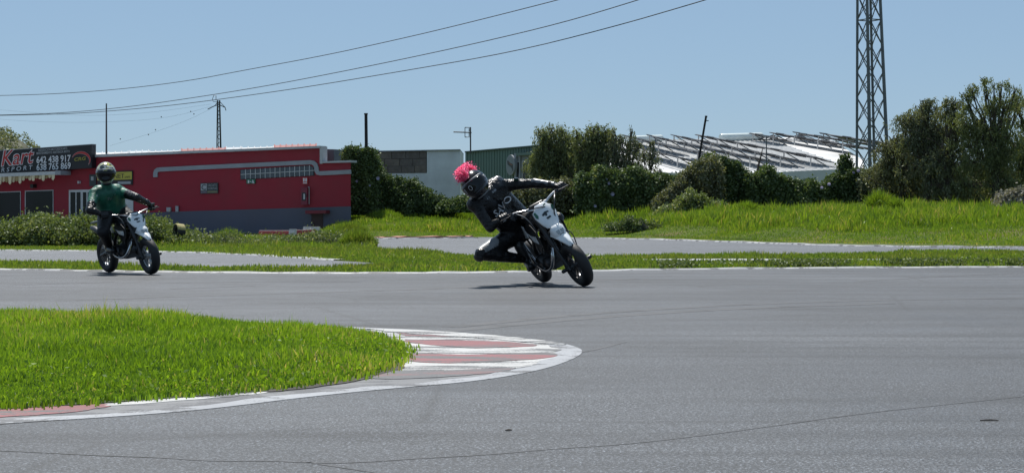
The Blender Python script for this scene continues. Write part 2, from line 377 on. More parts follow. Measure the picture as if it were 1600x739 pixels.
pxs('kerb_stripe_red', [(622, 552), (660, 552.5), (720, 556), (800, 553.5), (874, 551.6), (866, 560), (800, 565), (740, 567.5), (680, 569), (612, 563)], M_red, .0056)
pxs('kerb_stripe_white', [(610, 564), (680, 570), (760, 568.5), (855, 564), (828, 573), (750, 577.5), (690, 580), (612, 578)], M_white, .0045)
pxs('kerb_stripe_red', [(600, 580), (690, 580.6), (820, 574.5), (770, 584), (700, 590), (610, 594), (575, 592)], M_redw, .0054)
pxs('kerb_stripe_red', [(-400, 664), (-60, 645), (0, 641), (90, 636.5), (175, 631.5), (165, 637), (120, 646), (0, 653), (-100, 661), (-400, 682)], M_red, .0052)
pxs('kerb_stripe_white', [(150, 636), (180, 630), (330, 619.5), (440, 611.5), (400, 617), (330, 623), (200, 634)], M_white, .0047)
pxs('dirt_edge', [(630, 556), (612, 564), (640, 574), (606, 582), (575, 594), (520, 603.5), (430, 613.5), (400, 614), (500, 601), (560, 590), (600, 575)], M_dirt, .0066)
# tar seams and tyre marks on the track
M_mark = paint('tyre_mark', (.024, .024, .025), under=(.045, .045, .047), wear=.54, stretch=(1, 1, 1), sc=2)
for pts, w in [([(-100, 701), (60, 708), (150, 713), (250, 716), (330, 722), (420, 721), (500, 725), (560, 724), (662, 717), (760, 712), (870, 702), (960, 697), (1072, 685), (1200, 668), (1354, 646), (1480, 633), (1640, 616)], .011), ([(470, 722), (540, 733), (600, 742)], .010), ([(250, 443), (420, 440), (560, 441)], .04), ([(270, 452), (400, 447)], .04), ([(700, 520), (900, 500), (1150, 483), (1400, 475)], .16), ([(720, 512), (900, 493), (1150, 477), (1400, 469), (1700, 466)], .14), ([(1350, 440), (1480, 432), (1600, 427)], .08),
               ([(880, 556), (930, 548), (980, 535)], .03), ([(1240, 424), (1400, 423), (1560, 421)], .05), ([(100, 470), (350, 462), (700, 452), (1000, 436)], .12), ([(0, 447), (180, 441)], .05)]:
    ribbon('tyre_mark', smooth_poly([G(*p) for p in pts]), w, .0032, M_mark)

# ------------------------------------------------------------------ vegetation builders
M_grass_fg = leafmat('grass_blades', [(0, (.085, .155, .014)), (.45, (.175, .285, .022)), (.85, (.26, .37, .034)), (.93, (.26, .30, .06)), (1, (.42, .36, .15))], .5, .5, .03)
M_grass_bk = leafmat('grass_bank', [(0, (.085, .135, .018)), (.5, (.155, .245, .022)), (.88, (.24, .30, .04)), (1, (.40, .33, .13))], .45, .5, .03)
M_grass_dry = leafmat('grass_dry', [(0, (.075, .13, .016)), (.5, (.145, .225, .024)), (.85, (.21, .25, .05)), (1, (.34, .29, .14))], .45, .5, .03, patch=.35)
M_ivy = leafmat('ivy_leaves', [(0, (0.0425, 0.0675, 0.0250)), (.6, (0.0975, 0.1400, 0.0500)), (.92, (0.1625, 0.2000, 0.0775)), (1, (0.3000, 0.2750, 0.1500))], .25, .55, .035)
M_dusty = leafmat('dusty_leaves', [(0, (0.0840, 0.0888, 0.0480)), (.6, (0.1620, 0.1656, 0.0864)), (1, (0.3000, 0.2760, 0.1800))], .3, .5, .05)
M_bramble = leafmat('bramble_leaves', [(0, (.07, .105, .03)), (.6, (.15, .185, .062)), (.9, (.23, .26, .11)), (1, (.42, .38, .26))], .32, .55, .04)
M_weep = leafmat('weeping_leaves', [(0, (0.0910, 0.1118, 0.0494)), (.6, (0.1950, 0.2210, 0.1040)), (.93, (0.2730, 0.2860, 0.1430)), (1, (0.4420, 0.3510, 0.2340))], .32, .55, .03)
M_weep2 = leafmat('feathery_leaves', [(0, (0.0910, 0.1040, 0.0650)), (.6, (0.1950, 0.2080, 0.1300)), (.93, (0.2730, 0.2795, 0.1820)), (1, (0.4290, 0.3510, 0.2470))], .30, .55, .03)
M_dry = leafmat('dry_twigs', [(0, (.12, .11, .09)), (.6, (.24, .22, .19)), (1, (.38, .35, .31))], .2, .6, .03)
M_flower = leafmat('flower_petals', [(0, (.45, .42, .60)), (1, (.75, .70, .82))], .3, .6, .02, tcol=(1, 1, 1))

def blades(name, x, y, z, h, w, mat_, lean=.35, rnd=None, parent=None, kind='stuff'):
    n = len(x); a = rng.uniform(0, 2 * np.pi, n); la = rng.uniform(0, 2 * np.pi, n); l = np.abs(rng.normal(0, lean, n)) * h
    dx, dy = np.cos(a) * w * .5, np.sin(a) * w * .5; lx, ly = np.cos(la) * l, np.sin(la) * l
    v = np.empty((n, 5, 3))
    v[:, 0] = np.stack([x - dx, y - dy, z - .01], 1); v[:, 1] = np.stack([x + dx, y + dy, z - .01], 1)
    v[:, 2] = np.stack([x - dx * .8 + lx * .35, y - dy * .8 + ly * .35, z + h * .55], 1); v[:, 3] = np.stack([x + dx * .8 + lx * .35, y + dy * .8 + ly * .35, z + h * .55], 1)
    v[:, 4] = np.stack([x + lx, y + ly, z + h * np.sqrt(np.clip(1 - (l / h * .8) ** 2, .1, 1))], 1)
    b = (np.arange(n) * 5)[:, None]
    loops = (b + np.array([0, 1, 3, 2, 2, 3, 4])[None, :]).ravel(); sizes = np.tile([4, 3], n)
    r = rng.random(n) if rnd is None else np.clip(rnd, 0, 1)
    o = npmesh(name, v.reshape(-1, 3), loops, sizes, mat_, np.repeat(r, 2), parent)
    if kind: o['kind'] = kind
    return o
def leaves(name, c, size, mat_, direction=None, spread=1.0, aspect=.55, rnd=None, parent=None, kind=None):
    """rhombic leaves; direction = preferred leaf axis (N,3) or None for random"""
    n = len(c); d = rng.normal(0, 1, (n, 3))
    if direction is not None: d = direction + d * spread * .5
    d /= np.linalg.norm(d, axis=1)[:, None] + 1e-9
    q = np.cross(d, rng.normal(0, 1, (n, 3))); q /= np.linalg.norm(q, axis=1)[:, None] + 1e-9
    s = (size * rng.uniform(.6, 1.35, n))[:, None]; nn = np.cross(d, q)
    v = np.empty((n, 4, 3)); v[:, 0] = c - d * s * .5; v[:, 2] = c + d * s * .5
    mid = c + d * s * .05 + nn * s * .12
    v[:, 1] = mid + q * s * aspect * .5; v[:, 3] = mid - q * s * aspect * .5
    r = rng.random(n) if rnd is None else np.clip(rnd, 0, 1)
    o = npmesh(name, v.reshape(-1, 3), np.arange(n * 4), np.full(n, 4), mat_, r, parent)
    if kind: o['kind'] = kind
    return o
def sample(poly, n, excl=()):
    xs = [p[0] for p in poly]; ys = [p[1] for p in poly]; X = []; Y = []; got = 0
    while got < n:
        x = rng.uniform(min(xs), max(xs), n * 2); y = rng.uniform(min(ys), max(ys), n * 2); k = inpoly(x, y, poly)
        for e in excl: k &= ~inpoly(x, y, e)
        X.append(x[k]); Y.append(y[k]); got += k.sum()
    return np.concatenate(X)[:n], np.concatenate(Y)[:n]

# foreground grass
x, y = sample(wedge, 210000)
keep = (x > -.27 * y - 1.6); x, y = x[keep], y[keep]
edge = np.array([[p[0], p[1]] for p in wedge]); dist = np.full(len(x), 9.)
for i in range(len(edge) - 1):
    a, b = edge[i], edge[i + 1]; ab = b - a; t = np.clip(((x - a[0]) * ab[0] + (y - a[1]) * ab[1]) / (ab @ ab + 1e-9), 0, 1)
    dist = np.minimum(dist, np.hypot(x - a[0] - t * ab[0], y - a[1] - t * ab[1]))
cl = bnoise(x, y, 2.2, 5); cl2 = bnoise(x, y, 9, 8)
nearside = np.clip((y - 7.5) / 4.5, 0, 1)
x = x + rng.normal(0, .035, len(x)); y = y + rng.normal(0, .05, len(y))
h = (.028 + .034 * nearside + .018 * cl + .014 * cl2) * (.35 + .65 * np.clip(dist / .45, 0, 1)) * rng.uniform(.55, 1.4, len(x)); h = np.clip(h, .018, .2)
h *= 1 + .35 * np.clip(bnoise(x, y, 3.5, 14), -1, 1)
tall = rng.random(len(x)) < .004 + .006 * (nearside > .75); h[tall] *= 1.5
blades('grass', x, y, np.full(len(x), .011), h, rng.uniform(.005, .011, len(x)), M_grass_fg, .45, rng.normal(.42 + .16 * cl + .10 * nearside + .10 * bnoise(x, y, 1.1, 9) - .08 * (1 - nearside), .22) + (rng.random(len(x)) < np.clip(.02 + .10 * (bnoise(x, y, 1.4, 10) > .25) * (1.3 - nearside), 0, 1)) * .55)

xw, yw = sample(wedge, 5000); kw = (bnoise(xw, yw, 2.2, 15) > .25) & (xw > -.27 * yw - 1.2); xw, yw = xw[kw], yw[kw]
leaves('ground_weeds', np.stack([xw, yw, .012 + rng.uniform(.0, .05, len(xw))], 1), .024, M_grass_fg, rnd=rng.normal(.35, .2, len(xw)), kind='stuff')
# strips between the tracks
apoly = [left_poly, far_poly, sliver_poly]
strip = [(-14, near_edge[0].y)] + [(p.x, p.y + .16) for p in near_edge if -14 < p.x < 16] + [(16, 43), (12, 46), (8, 46), (2, 47), (-2.5, 50), (-5.6, 47), (-8, 42), (-14, 41)]
x, y = sample(strip, 130000, apoly); cl = bnoise(x, y, 1.3, 11); cl2 = bnoise(x, y, 5, 12)
z = height(x, y); h = np.clip((.042 + .022 * cl + .018 * cl2) * rng.uniform(.5, 1.5, len(x)), .012, .2)
h *= np.where(np.hypot((x + 3.6) / 2.2, (y - 38) / 6) < 1, 1.7, 1) * np.where((y < 33) & (y > 27.5) & (x < 3) & (x > -6), 1.0, 1)
blades('grass', x, y, z, h, rng.uniform(.012, .024, len(x)), M_grass_dry, .5, rng.normal(.45 + .12 * cl, .22))
# weeds along the near edge on the right
x = rng.uniform(2, 9.5, 9000); y = np.interp(x, [p.x for p in near_edge], [p.y for p in near_edge]) + .25 + np.abs(rng.normal(0, .5, len(x)))
k = bnoise(x, y, 3, 21) > -.1; x, y = x[k], y[k]
leaves('ground_weeds', np.stack([x, y, rng.uniform(.02, .12, len(x))], 1), .05, M_bramble, rnd=rng.normal(.35, .2, len(x)), kind='stuff')

# far bank: short mown foot, tall grass up the slope
bank = [(-9.0, 84), (-7.2, 70), (-4.9, 66.2), (-2, 66.9), (1.1, 67.4), (4.1, 62.6), (7.9, 53), (12.4, 47.3), (20, 44.2), (28, 44), (30, 84)]
x, y = sample(bank, 260000); d = y - np.interp(x, _ex, _ey); cl = bnoise(x, y, .8, 31); cl2 = bnoise(x, y, 2.6, 32); z = height(x, y)
tall = sstep((d - 5.5 + 3.5 * cl) / 8)
h = np.clip((.045 + .30 * tall * (.70 + .55 * cl2 + .3 * cl)) * rng.uniform(.55, 1.3, len(x)), .03, .9)
left_low = sstep((-1 - x) / 4); h *= 1 - .45 * left_low
blades('grass', x, y, z, h, rng.uniform(.02, .04, len(x)) * (.7 + .5 * tall), M_grass_bk, .4, rng.normal(.46 + .16 * cl + .13 * cl2 + .08 * (1 - tall), .2) + (d < 1.6) * rng.uniform(0, .5, len(x)))
# grass on the left island and the slope down to the yard
island = [G(-200, 389), G(0, 389), G(250, 391), G(375, 395.5), G(480, 402), G(590, 408), G(600, 400), G(572, 381), (-6.5, 58), (-8, 62), (-12, 56), (-20, 52)]
x, y = sample(island, 60000, [far_poly]); cl = bnoise(x, y, 1.0, 41); z = height(x, y)
tallz = sstep((y - 42.5 - np.interp(x, [-12, -9, -6, -4.5], [3, 2.2, -.6, -2.5])) / 2.0)
h = np.clip((.05 + .09 * tallz * (1 + .5 * cl)) * rng.uniform(.5, 1.4, len(x)), .03, .55)
blades('grass', x, y, z, h, rng.uniform(.015, .034, len(x)), M_grass_dry, .5, rng.normal(.48 + .1 * cl, .22))

def hedge(name, label, cat, prof, ybase, Y, depth, n, lmat, leaf=.13, bump_=.35, parent=None, flowers=0, rnd=.4, direction=(0, 0, -.6), clump=1.3, kind=None, part='foliage'):
    """ivy / scrub mass: prof = photo outline [(px, py_top)], real depth behind it"""
    pxs_ = np.array([p[0] for p in prof], float); pys = np.array([p[1] for p in prof], float)
    X0 = (pxs_ - CX) / F * Y; Zt = H + (HY - pys) / F * Y; zb = float(height((X0[0] + X0[-1]) / 2, Y)) - .15
    if ybase is not None: zb = H + (HY - ybase) / F * Y
    if parent is None and kind is None: parent = empty(name, label, cat, ((X0[0] + X0[-1]) / 2, Y, zb))
    off = Vector(parent.location) if parent else Vector((0, 0, 0))
    # inner mass
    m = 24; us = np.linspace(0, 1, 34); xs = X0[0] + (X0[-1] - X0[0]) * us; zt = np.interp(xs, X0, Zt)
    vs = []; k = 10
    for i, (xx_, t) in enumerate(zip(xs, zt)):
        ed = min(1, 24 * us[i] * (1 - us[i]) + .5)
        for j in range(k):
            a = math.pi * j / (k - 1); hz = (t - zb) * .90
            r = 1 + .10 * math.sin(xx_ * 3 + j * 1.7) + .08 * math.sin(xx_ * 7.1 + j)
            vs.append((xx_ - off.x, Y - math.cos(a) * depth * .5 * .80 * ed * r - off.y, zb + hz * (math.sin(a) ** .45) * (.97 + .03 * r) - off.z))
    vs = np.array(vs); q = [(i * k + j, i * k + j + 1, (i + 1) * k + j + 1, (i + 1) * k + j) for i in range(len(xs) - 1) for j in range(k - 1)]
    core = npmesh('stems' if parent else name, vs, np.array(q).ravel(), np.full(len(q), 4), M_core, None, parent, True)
    if not parent: core['kind'] = kind
    # leaves: a lumpy draped face, a ragged top, some behind
    rnd_ = cat in ('shrub', 'bush') or kind == 'stuff'
    u = rng.random(n); xs = X0[0] + (X0[-1] - X0[0]) * u; t = np.interp(xs, X0, Zt); hz = t - zb
    hz = hz + (.10 * bnoise(xs, xs * .3, 5.5, 53) + .07 * bnoise(xs, xs * .7, 13, 54)) * np.minimum(1, hz) * (.6 if kind == 'stuff' else 1)
    part_ = rng.random(n); zf = np.where(part_ < .72, rng.random(n) ** .85, 1 - np.abs(rng.normal(0, .05, n)))
    ed = np.minimum(1, 24 * u * (1 - u) + .5) if rnd_ else 1.0
    c1 = bnoise(xs, zf * hz * .6, 2.0 / clump, 51); c2 = bnoise(xs * 1.5, zf * hz * .40, 5.0 / clump, 52); c3 = bnoise(xs * 2.2, zf * hz * .5, 10 / clump, 55)
    front = depth * .5 * ed * (1 - (.55 if rnd_ else .30) * np.clip(zf, 0, 1) ** 3)
    yy_ = np.where(part_ < .72, Y - front - (c1 * .55 + c2 * .40 + c3 * .18) * bump_ * (1 - .4 * zf) + rng.normal(0, .06, n), Y + rng.uniform(-1, 1, n) * front)
    top_ = 1 - ((yy_ - Y) / (depth * .5 + .01)) ** 2 * .12 * (part_ >= .72)
    zz_ = zb + hz * np.clip(zf, 0, 1.02) * top_ + (c2 * .10 + c3 * .06) * bump_ * zf + rng.normal(0, .04, n)
    zz_ += (rng.random(n) < .05) * rng.random(n) * .20 * (zf > .9)
    c = np.stack([xs + rng.normal(0, .09, n), yy_, np.maximum(zz_, zb)], 1) - np.array(off)
    dr = np.array(direction)[None, :] + np.array([0, -.35, 0])[None, :]
    o = leaves(part if parent else name, c, leaf, lmat, np.repeat(dr, n, 0), 1.6, .7, rng.normal(rnd + .16 * c2 + .08 * c1, .2), parent, kind)
    if flowers and parent:
        kk = rng.choice(n, flowers, replace=False)
        for i in kk:
            p = Vector(c[i]) + Vector((0, -.12, 0)); mb = MB()
            s = rng.uniform(.05, .085)
            ring = [p + Vector((math.cos(q_) * s, -.02 * (q_ % 2), math.sin(q_) * s)) for q_ in np.linspace(0, 2 * math.pi, 7)[:-1]]
            mb.add([p + Vector((0, .05, 0))] + ring, [(0, i_ + 1, (i_ + 1) % 6 + 1) for i_ in range(6)])
            mb.build('flower', M_flower, parent)
    return parent

def tree(name, label, base, Y, blobs, lmat, trunk_r=.12, droop=.7, leaf=.16, group=None, dens=1.0, asp=.3, thick=.9):
    """trunk and limbs to every foliage clump; clumps made of drooping leafy strands. blobs in photo pixels (cx,cy,rx,ry,n)"""
    bx, by = base; gx_ = (bx - CX) / F * Y; gz = float(height(gx_, Y)); root = empty(name, label, 'tree', (gx_, Y, gz), group); off = Vector((gx_, Y, gz))
    s = Y / F; mb = MB(); C = []; D = []
    tops = []
    top = max(blobs, key=lambda b: -b[1]); pt = P(top[0], top[1], Y) - off
    mid = Vector((pt.x * .35 + rng.uniform(-.2, .2), rng.uniform(-.2, .2), pt.z * .45))
    trunk = [Vector((0, 0, -.15)), Vector((mid.x * .25, 0, mid.z * .4)), mid, Vector((pt.x * .8, 0, pt.z * .78)), pt]
    mb.tube(trunk, [trunk_r * 1.25, trunk_r, trunk_r * .75, trunk_r * .4, .015], 8)
    sub = []; right_ = 'right edge' in (group or '')
    for (cx, cy, rx, ry, n) in blobs:
        if right_: rx, ry, cy = rx * 1.3, ry * .95, cy - 5
        k = max(2, min(9, int(n / 190)))
        for i in range(k):
            an_ = rng.uniform(0, 6.28); rr_ = math.sqrt(rng.random()) * .85; q_ = rng.uniform(.34, .72)
            sub.append((cx + rx * rr_ * math.cos(an_), cy + ry * rr_ * math.sin(an_), rx * q_, ry * q_, n / k))
    for (cx, cy, rx, ry, n) in sub:
        n = int(n * dens * (2.3 if 'right edge' in (group or '') else 1.6)); yo = rng.uniform(-.5, .5) * rx * s
        c = P(cx, cy, Y) - off; c.y += yo; a = trunk[1].lerp(trunk[2], rng.uniform(.2, 1)) if c.z > mid.z * .8 else trunk[1]
        br = [a, a.lerp(c, .5) + Vector((0, 0, .15 + .12 * (c - a).length)), c]
        mb.tube(br, [trunk_r * .26, trunk_r * .18, .012], 6)
        for _ in range(max(2, n // 110)):       # twigs in the clump
            e = c + Vector((rng.normal(0, .5) * rx * s, rng.normal(0, .4) * rx * s, rng.uniform(-.2, .9) * ry * s)); w = a.lerp(c, rng.uniform(.6, 1))
            mb.tube([w, w.lerp(e, .5) + Vector((0, 0, .08)), e], [.03, .018, .008], 5)
        ns = max(4, n // 22)
        dirs = rng.normal(0, 1, (ns, 3)); dirs /= np.linalg.norm(dirs, axis=1)[:, None]; rad = rng.random(ns) ** .5 * 1.15
        p0 = np.array(c)[None, :] + dirs * rad[:, None] * np.array([rx * s, rx * s * thick, ry * s])[None, :]
        L = rng.uniform(.35, 1.15, ns) * droop * rng.choice([.5, 1, 1.25], ns)
        for i in range(ns):
            k = int(rng.integers(9, 20)); t = rng.random(k) ** .8
            od = dirs[i] * .25 * L[i]
            pts = p0[i][None, :] + od[None, :] * (t - .5 * t * t)[:, None] * 2 + np.array([0, 0, -1])[None, :] * (t ** 1.5 * L[i])[:, None] + rng.normal(0, .05, (k, 3))
            C.append(pts); D.append(np.array([0, 0, -1])[None, :] * (.4 + t)[:, None] + od[None, :] * (1 - t)[:, None] * 2)
    mb.build('trunk', M_bark, root, True)
    C = np.concatenate(C); D = np.concatenate(D)
    k = C[:, 2] > .1; C, D = C[k], D[k]
    if right_: C[:, 0] += .22 * bnoise(C[:, 2] * 1.0, C[:, 1], 3.2, 77); C[:, 2] += .14 * bnoise(C[:, 0], C[:, 1], 4.0, 78)
    cl = bnoise(C[:, 0], C[:, 2], 2.2, 61)
    leaves('crown', C, leaf, lmat, D, .9, asp, rng.normal(.42 + .15 * cl, .2), root)
    return root

# ------------------------------------------------------------------ buildings
class Facade:
    """vertical plane through two plan points; photo pixels are read as places on it"""
    def __init__(s, A, B):
        s.A = Vector((A[0], A[1])); d = (Vector((B[0], B[1])) - s.A).normalized(); s.d = d; s.N = Vector((d.y, -d.x))
        if s.N.y > 0: s.N = -s.N
        s.n3 = Vector((s.N.x, s.N.y, 0))
    def p(s, x, y, off=0.):
        u = (x - CX) / F; Y = (s.A.dot(s.N) + off) / (u * s.N.x + s.N.y)
        return Vector((u * Y, Y, H + (HY - y) / F * Y))
    def slab(s, name, poly, off, thick, m, parent=None, m2=None):
        mb = MB(); mb.prism([s.p(x, y, off) for x, y in poly], -s.n3 * thick); return mb.build(name, m, parent)
    def rect(s, name, x0, y0, x1, y1, off, thick, m, parent=None, slope=0.):
        return s.slab(name, [(x0, y0), (x1, y0 + slope * (x1 - x0)), (x1, y1 + slope * (x1 - x0)), (x0, y1)], off, thick, m, parent)
def text_geo(st, offset=0., shear=0., space=1.):
    cu = bpy.data.curves.new('t', 'FONT'); cu.body = st; cu.offset = offset; cu.shear = shear; cu.space_character = space; cu.resolution_u = 3
    o = bpy.data.objects.new('t', cu); COL.objects.link(o); dg = bpy.context.evaluated_depsgraph_get(); me = o.evaluated_get(dg).to_mesh()
    v = np.array([q.co[:] for q in me.vertices]); f = [tuple(p.vertices) for p in me.polygons]
    o.evaluated_get(dg).to_mesh_clear(); bpy.data.objects.remove(o); bpy.data.curves.remove(cu); return v, f
def text_on(fc, st, x0, y0, x1, y1, hpx, off, m, parent, name='lettering', shear=0., offset=0., space=1., ref=None):
    """lettering on a facade: baseline from (x0,y0) to (x1,y1), capitals hpx high, in photo pixels"""
    v, f = text_geo(st, offset, shear, space); rv = v if ref is None else text_geo(ref[0], 0, shear, space)[0]
    lo, hi = rv[:, 0].min(), rv[:, 0].max(); cap = rv[:, 1].max()
    mb = MB(); mb.add([fc.p(x0 + (x1 - x0) * (a - lo) / (hi - lo), y0 + (y1 - y0) * (a - lo) / (hi - lo) - hpx * b / cap, off) for a, b, _ in v], f)
    return mb.build(name, m, parent)

FC = Facade((-22.53, 84.5), (-6.545, 77.0))
rb = empty('red_building', 'long low crimson workshop building with dark grey base and striped grey trim', 'building', FC.p(300, 365))
body = [(-160, 392), (-160, 258), (145, 246), (500, 232), (500, 254), (548, 252.5), (548, 372)]
# wall is one block; base, trims and openings are pieces of their own
mb = MB(); mb.prism([FC.p(x, y) for x, y in [(-160, 364), (-160, 256), (145, 245), (500, 231), (500, 255.5), (548, 254), (548, 366)]], (-4.5, 11, 0)); mb.build('wall', M_wred, rb)
FC.slab('plinth', [(140, 364), (140, 336), (280, 330.5), (548, 322.5), (548, 366)], .03, .03, M_plinth, rb)
FC.slab('coping', [(145, 246), (145, 241.8), (500, 228), (500, 231.5)], .12, .5, M_coping, rb)
FC.slab('coping', [(499.5, 229), (503.5, 229), (503.5, 256), (499.5, 256)], .08, .4, M_coping, rb)
FC.slab('coping', [(503.5, 255), (503.5, 252.5), (548, 250.5), (548, 254)], .1, .5, M_coping, rb)
# grey band: flat run with rounded ends
def band(top, th):
    pts = [Vector((x, y)) for x, y in top]; L = []; Rr = []
    for i, p in enumerate(pts):
        t = (pts[min(i + 1, len(pts) - 1)] - pts[max(i - 1, 0)]).normalized(); n_ = Vector((-t.y, t.x)); L.append(p - n_ * th / 2); Rr.append(p + n_ * th / 2)
    return L, Rr
cl_ = [(242.5, 277), (242.5, 271), (243.5, 267.6), (246, 265.6), (250, 265), (330, 261), (420, 256.8), (484, 253.8), (489, 254.6), (492.5, 257.5), (494, 262), (494.6, 267), (496.5, 270.2), (500, 271), (548, 268.6)]
Lb, Rb = band(cl_, 6.6); mb = MB()
for i in range(len(cl_) - 1):
    mb.prism([FC.p(*Lb[i], .05), FC.p(*Lb[i + 1], .05), FC.p(*Rb[i + 1], .05), FC.p(*Rb[i], .05)], -FC.n3 * .048)
mb.build('trim_band', M_trim, rb)
# roof sheets rising behind the coping
for i, (x0, x1, yt, mm) in enumerate([(150, 200, 239.0, M_sheet), (203, 232, 236.6, M_coping), (234, 281, 236.8, M_sheet), (284, 352, 233.2, M_sheetred), (354, 376, 230.8, M_coping), (378, 427, 231.0, M_sheet), (429, 494, 227.4, M_sheetred)]):
    yb = 242 - (x0 - 145) * .0395; mb = MB()
    a, b = FC.p(x0, yb + 2, -.5), FC.p(x1, yb + 2 - (x1 - x0) * .0395, -.5); c, d = FC.p(x1, yt - (x1 - x0) * .03, -3.), FC.p(x0, yt, -3.)
    mb.prism([a, b, c, d], (0, 0, -.06)); mb.build('roof_sheet', mm, rb)
    k = max(2, int((x1 - x0) / 9))
    rm = MB()
    for j in range(k + 1):
        q = j / k; rm.tube([a.lerp(b, q) + Vector((0, 0, .02)), d.lerp(c, q) + Vector((0, 0, .02))], .03, 5)
    rm.build('roof_rib', mm, rb)['kind'] = 'stuff'
FC.slab('roof_block', [(503, 252), (503, 233), (522, 233.5), (522, 252)], -3, 2.0, mat('roof_block', (.20, .21, .22), .9, var=.2, vs=2), rb)
# high strip window
win = MB(); win.prism([FC.p(375.5, 265.4, .02), FC.p(484, 258.6, .02), FC.p(490, 262, .02), FC.p(491.6, 274.6, .02), FC.p(375.5, 281, .02)], -FC.n3 * .018)
win = win.build('window', M_black, rb)
for i in range(15):
    for j in range(2):
        xa, xb = 376.2 + i * 7.68, 376.2 + (i + 1) * 7.68 - .9
        def ty(x, q): t_ = (x - 376) / 115.5; return (265.4 + q * 15) * (1 - t_) + (258.4 + q * 16) * t_
        if i == 14: xb -= 1.2
        po = [(xa, ty(xa, j * .5 + .03)), (xb, ty(xb, j * .5 + .03) + (2.6 if i == 14 and j == 0 else 0)), (xb, ty(xb, j * .5 + .47)), (xa, ty(xa, j * .5 + .47))]
        FC.slab('pane', po, .03, .012, M_pane, win)
mb = MB()
for i in range(1, 15):
    x = 375.9 + i * 7.68; mb.prism([FC.p(x - .45, ty(x, .0), .05), FC.p(x + .35, ty(x, .0), .05), FC.p(x + .35, ty(x, 1), .05), FC.p(x - .45, ty(x, 1), .05)], -FC.n3 * .03)
mb.prism([FC.p(376, ty(376, .47), .057), FC.p(491, ty(491, .47), .057), FC.p(491, ty(491, .53), .057), FC.p(376, ty(376, .53), .057)], -FC.n3 * .03)
mb.build('window_bar', M_frame, win)
# shop windows and glazed door of the front
for x0, x1, y0, y1 in [(-90, -45, 306, 348), (-38, 31, 302.5, 346), (40, 82, 299.5, 344)]:
    fr = FC.rect('shop_window', x0 - 1.2, y0 - 1.2, x1 + 1.2, y1 + 1.2, .03, .02, M_frame, rb, -.035)
    FC.rect('pane', x0, y0, x1, y1, .045, .012, M_glass, fr, -.035)
    FC.rect('sill', x0 - 2, y1 + 1, x1 + 2, y1 + 3, .1, .07, M_trim, fr, -.035)
dr = FC.rect('entrance_door', 107.5, 297, 150, 364, .04, .03, M_frame, rb, -.02)
for x0, x1 in [(110, 117.5), (119.5, 125.5), (129.5, 134.5), (137, 142), (144, 148.5)]: FC.rect('pane', x0, 300.5, x1, 360, .055, .012, M_glass, dr, -.02)
FC.rect('window', 189.5, 305, 208, 345, .03, .02, M_frame, rb, -.03)
aw = FC.rect('awning', -60, 273.5, 87, 279, .75, .35, M_frame, rb, -.040)
FC.rect('end_cap', 86, 267.0, 94.5, 273.5, .78, .7, M_trim, aw, -.03)
for i in range(28):
    x0 = -60 + i * 5.2; w_ = 5.1; y0 = 278.6 - (x0 + 60) * .04; dp = 9 + 2.5 * math.sin(i * 1.9) + (2 if i < 18 else -1.5)
    FC.slab('valance_strip', [(x0, y0), (x0 + w_, y0 - .2), (x0 + w_ - .6, y0 + dp * (.8 if x0 < 70 else .6)), (x0 + w_ * .5, y0 + dp * .95), (x0 + .5, y0 + dp * .78)], .70 + .05 * math.sin(i * 2.4), .02, M_stripe if i % 3 == 1 else M_cream, aw)
lm = FC.rect('wall_lamp', 47, 288, 51.5, 294, .25, .25, M_bplast, rb)
FC.rect('wall_lamp', 121, 283, 123, 287, .15, .15, M_frame, rb)
# service door with red lintel, cabinet, pipe, wall boxes
sd_ = FC.rect('service_door', 486.5, 334, 504.5, 366, .05, .04, mat('brown_door', (.05, .028, .024), .7, var=.2), rb)
FC.rect('lintel', 477, 329, 509, 334.2, .35, .32, mat('red_lintel', (.16, .02, .03), .7, var=.2), sd_, -.02)
FC.rect('handle', 488.2, 349, 489.4, 351, .1, .05, M_steel, sd_)
FC.rect('pipe', 481.3, 292, 482.8, 319, .08, .05, M_frame, rb)
FC.rect('vent_box', 260, 324, 266, 331, .1, .08, M_greytxt, rb); FC.rect('vent_box', 274, 322, 278, 331, .09, .06, M_greytxt, rb)
bpy.context.view_layer.update()
for o in rb.children_recursive: o.data.transform(Matrix.Translation(-Vector(rb.location)))
# roof mast and the black sign
t = empty('antenna_mast', 'thin upright mast on the red roof just right of the black phone number sign', 'mast', FC.p(166, 240, -2))
off = Vector(t.location); mb = MB(); mb.tube([FC.p(166.3, 250, -2) - off, FC.p(166.2, 162, -2) - off], [.045, .03], 8); mb.build('pole', M_steeld, t)
mb = MB(); mb.lathe([(.09, 0), (.09, .05), (.05, .08)], FC.p(166.3, 244, -2) - off, (0, 0, 1), 10); mb.build('collar', M_steeld, t)
bs = empty('billboard', 'black billboard with red Kart lettering, white phone numbers and a red arc logo', 'sign', FC.p(60, 262, .3))
def inv(o):  # children are modelled in world space: shift them under the empty
    l = Vector(o.matrix_world.translation if o.parent is None and o.type == 'EMPTY' else o.location)
def reparent(root, objs):
    T = Matrix.Translation(-Vector(root.location))
    for o in objs: o.data.transform(T); o.parent = root
SG = []
SG.append(FC.slab('board', [(-90, 242.5), (143.2, 226.2), (143.2, 262.5), (95, 266), (-90, 276)], .35, .3, M_black))
SG.append(FC.slab('board_edge', [(-90, 242.2), (-90, 241.5), (143.6, 225.2), (143.6, 226.1)], .36, .3, M_trim))
SG.append(text_on(FC, 'Kart', 2.5, 259.5, 52.5, 254.5, 23.5, .372, M_wtxt, None, 'lettering', .22, .035, ref=('Kart',)))
SG.append(text_on(FC, 'Kart', 2.5, 259.5, 52.5, 254.5, 23.5, .384, M_rtxt, None, 'lettering', .22, .004, ref=('Kart',)))
SG.append(text_on(FC, 'RSPORT', 2, 269.3, 51, 264.8, 6.6, .372, M_wtxt, None, 'lettering', .15, 0., 1.55))
